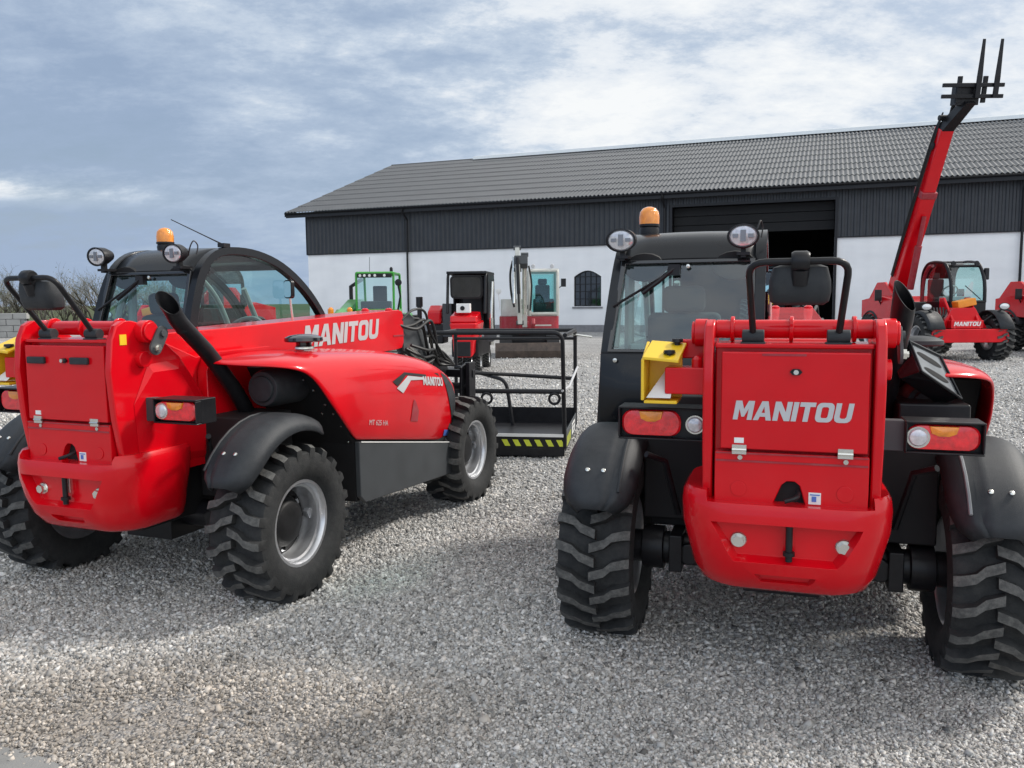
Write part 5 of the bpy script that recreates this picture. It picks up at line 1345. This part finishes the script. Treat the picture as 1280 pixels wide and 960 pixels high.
def build_gravel():
    parts = [gravel(270000, 2.45, 5.8, .0055, .015), gravel(120000, 3.2, 13, .009, .022), gravel(60000, 9, 24, .014, .034), gravel(900, 2.5, 9, .018, .030), gravel(10, 2.5, 9, .007, .020, heap(9600))]
    V = np.concatenate([p[0] for p in parts]); off = np.cumsum([0]+[len(p[0]) for p in parts])
    F = np.concatenate([p[1]+o for p, o in zip(parts, off)]); C_ = np.concatenate([p[2] for p in parts])
    me = bpy.data.meshes.new('gravel'); nv = len(V); nf = len(F)//4
    me.vertices.add(nv); me.vertices.foreach_set('co', V.astype(np.float32).ravel())
    me.loops.add(nf*4); me.loops.foreach_set('vertex_index', F.astype(np.int32))
    me.polygons.add(nf); me.polygons.foreach_set('loop_start', np.arange(0, nf*4, 4, dtype=np.int32)); 
    me.update(calc_edges=True); me.validate()
    ca = me.color_attributes.new('stone', 'FLOAT_COLOR', 'POINT'); ca.data.foreach_set('color', C_.astype(np.float32).ravel())
    me.materials.append(M['stones'])
    o = link('gravel', me); struct(o, 'stuff'); tag(o, 'loose crushed grey gravel spread over the yard', 'gravel')
build_gravel()

# ------------------------------------------------------------------ light, sky, camera
SAZ, SEL = R(68), R(42)      # sun azimuth clockwise from +Y, elevation
sd = Vector((math.sin(SAZ)*math.cos(SEL), math.cos(SAZ)*math.cos(SEL), math.sin(SEL)))
sun = bpy.data.lights.new('sun', 'SUN'); sun.energy = 3.4; sun.angle = R(9); sun.color = (1, .95, .88)
so = bpy.data.objects.new('sun', sun); COL.objects.link(so); so.rotation_euler = sd.to_track_quat('Z', 'Y').to_euler(); so.location = (10, 0, 20)
w = bpy.data.worlds.new('World'); scene.world = w; w.use_nodes = True; nt = w.node_tree; nt.nodes.clear(); L = nt.links.new
wo = N(nt, 'ShaderNodeOutputWorld'); bg = N(nt, 'ShaderNodeBackground'); L(bg.outputs[0], wo.inputs[0])
sky = N(nt, 'ShaderNodeTexSky', sky_type='NISHITA'); sky.sun_disc = False; sky.sun_elevation = SEL; sky.sun_rotation = SAZ; sky.air_density = 1.0; sky.dust_density = 2.0
SKYS = .11
bg.inputs[1].default_value = SKYS
tc = N(nt, 'ShaderNodeTexCoord'); sx = N(nt, 'ShaderNodeSeparateXYZ'); L(tc.outputs['Generated'], sx.inputs[0])
def wm(op, a, b_=None):
    n__ = N(nt, 'ShaderNodeMath', operation=op)
    for i_, q_ in enumerate((a, b_)):
        if q_ is None: continue
        if hasattr(q_, 'node'): L(q_, n__.inputs[i_])
        else: n__.inputs[i_].default_value = q_
    return n__.outputs[0]
zc = wm('ADD', wm('MAXIMUM', sx.outputs[2], 0.0), .30)
cx = wm('DIVIDE', sx.outputs[0], zc); cy = wm('DIVIDE', sx.outputs[1], zc)
cb_ = N(nt, 'ShaderNodeCombineXYZ'); L(cx, cb_.inputs[0]); L(cy, cb_.inputs[1])
mp = N(nt, 'ShaderNodeMapping'); mp.inputs['Scale'].default_value = (1.15, 1.6, 1); mp.inputs['Rotation'].default_value = (0, 0, R(-18)); mp.inputs['Location'].default_value = (3.3, 1.2, 0); L(cb_.outputs[0], mp.inputs[0])
na = N(nt, 'ShaderNodeTexNoise'); na.inputs['Scale'].default_value = .8; na.inputs['Detail'].default_value = 9; na.inputs['Roughness'].default_value = .62; na.inputs['Distortion'].default_value = .25; L(mp.outputs[0], na.inputs['Vector'])
nb2 = N(nt, 'ShaderNodeTexNoise'); nb2.inputs['Scale'].default_value = 5.2; nb2.inputs['Detail'].default_value = 7; nb2.inputs['Roughness'].default_value = .68; L(mp.outputs[0], nb2.inputs['Vector'])
dens = wm('ADD', wm('MULTIPLY', na.outputs['Fac'], .85), wm('SUBTRACT', wm('MULTIPLY', nb2.outputs['Fac'], .38), .115))
# brighter towards the hidden sun on the right, and higher up
br = wm('ADD', dens, wm('ADD', wm('MULTIPLY', wm('ADD', sx.outputs[0], .08), .24), wm('MULTIPLY', wm('SUBTRACT', sx.outputs[2], .20), .30)))
K = 1/SKYS; rear_fill = wm('ADD', 1.0, wm('MULTIPLY', wm('MINIMUM', wm('MAXIMUM', wm('MULTIPLY', wm('ADD', sx.outputs[1], .1), -1.6), 0.0), 1.0), .70))  # sky behind the camera made brighter, added as fill for shaded faces
cc = ramp(nt, [(.32, (.36, .46, .63)), (.44, (.45, .55, .70)), (.51, (.58, .67, .79)), (.57, (.80, .85, .91)), (.66, (.95, .97, .98))])
bz = wm('DIVIDE', wm('SUBTRACT', sx.outputs[2], wm('ADD', .105, wm('MULTIPLY', nb2.outputs['Fac'], .02))), .016)
bxm = wm('MULTIPLY', wm('MINIMUM', wm('MAXIMUM', wm('MULTIPLY', wm('SUBTRACT', -.30, sx.outputs[0]), 5.0), 0.0), 1.0), .26)
br = wm('ADD', br, wm('MULTIPLY', wm('POWER', 2.718, wm('MULTIPLY', wm('MULTIPLY', bz, bz), -1.0)), bxm))
hz = wm('MULTIPLY', wm('MAXIMUM', wm('SUBTRACT', .13, sx.outputs[2]), 0.0), 1.3); L(wm('SUBTRACT', br, hz), cc.inputs[0])
sc_ = N(nt, 'ShaderNodeMix', data_type='RGBA', blend_type='MULTIPLY'); sc_.inputs[0].default_value = 1; L(cc.outputs[0], sc_.inputs[6]); sc_.inputs[7].default_value = (K, K, K, 1)
cov = ramp(nt, [(.30, .55), (.50, .97)]); L(dens, cov.inputs[0])
mxs = N(nt, 'ShaderNodeMix', data_type='RGBA'); L(cov.outputs[0], mxs.inputs[0]); L(sky.outputs[0], mxs.inputs[6]); L(sc_.outputs[2], mxs.inputs[7])
vm = N(nt, 'ShaderNodeVectorMath', operation='SCALE'); L(mxs.outputs[2], vm.inputs[0]); L(rear_fill, vm.inputs['Scale']); L(vm.outputs[0], bg.inputs[0])
cam = bpy.data.cameras.new('camera'); co = bpy.data.objects.new('camera', cam); COL.objects.link(co)
cam.sensor_fit = 'HORIZONTAL'; cam.sensor_width = 36; cam.lens = 36*1028.8/1280; cam.clip_end = 3000; cam.clip_start = .05
co.matrix_world = Matrix.Translation((0, 0, 1.569)) @ Matrix.Rotation(R(90-5.768), 4, 'X') @ Matrix.Rotation(R(-.518), 4, 'Z')
scene.camera = co
scene.view_settings.view_transform = 'Standard'; scene.view_settings.look = 'None'; scene.view_settings.exposure = 0
scene.render.engine = 'CYCLES'; scene.cycles.max_bounces = 10; scene.cycles.transparent_max_bounces = 24
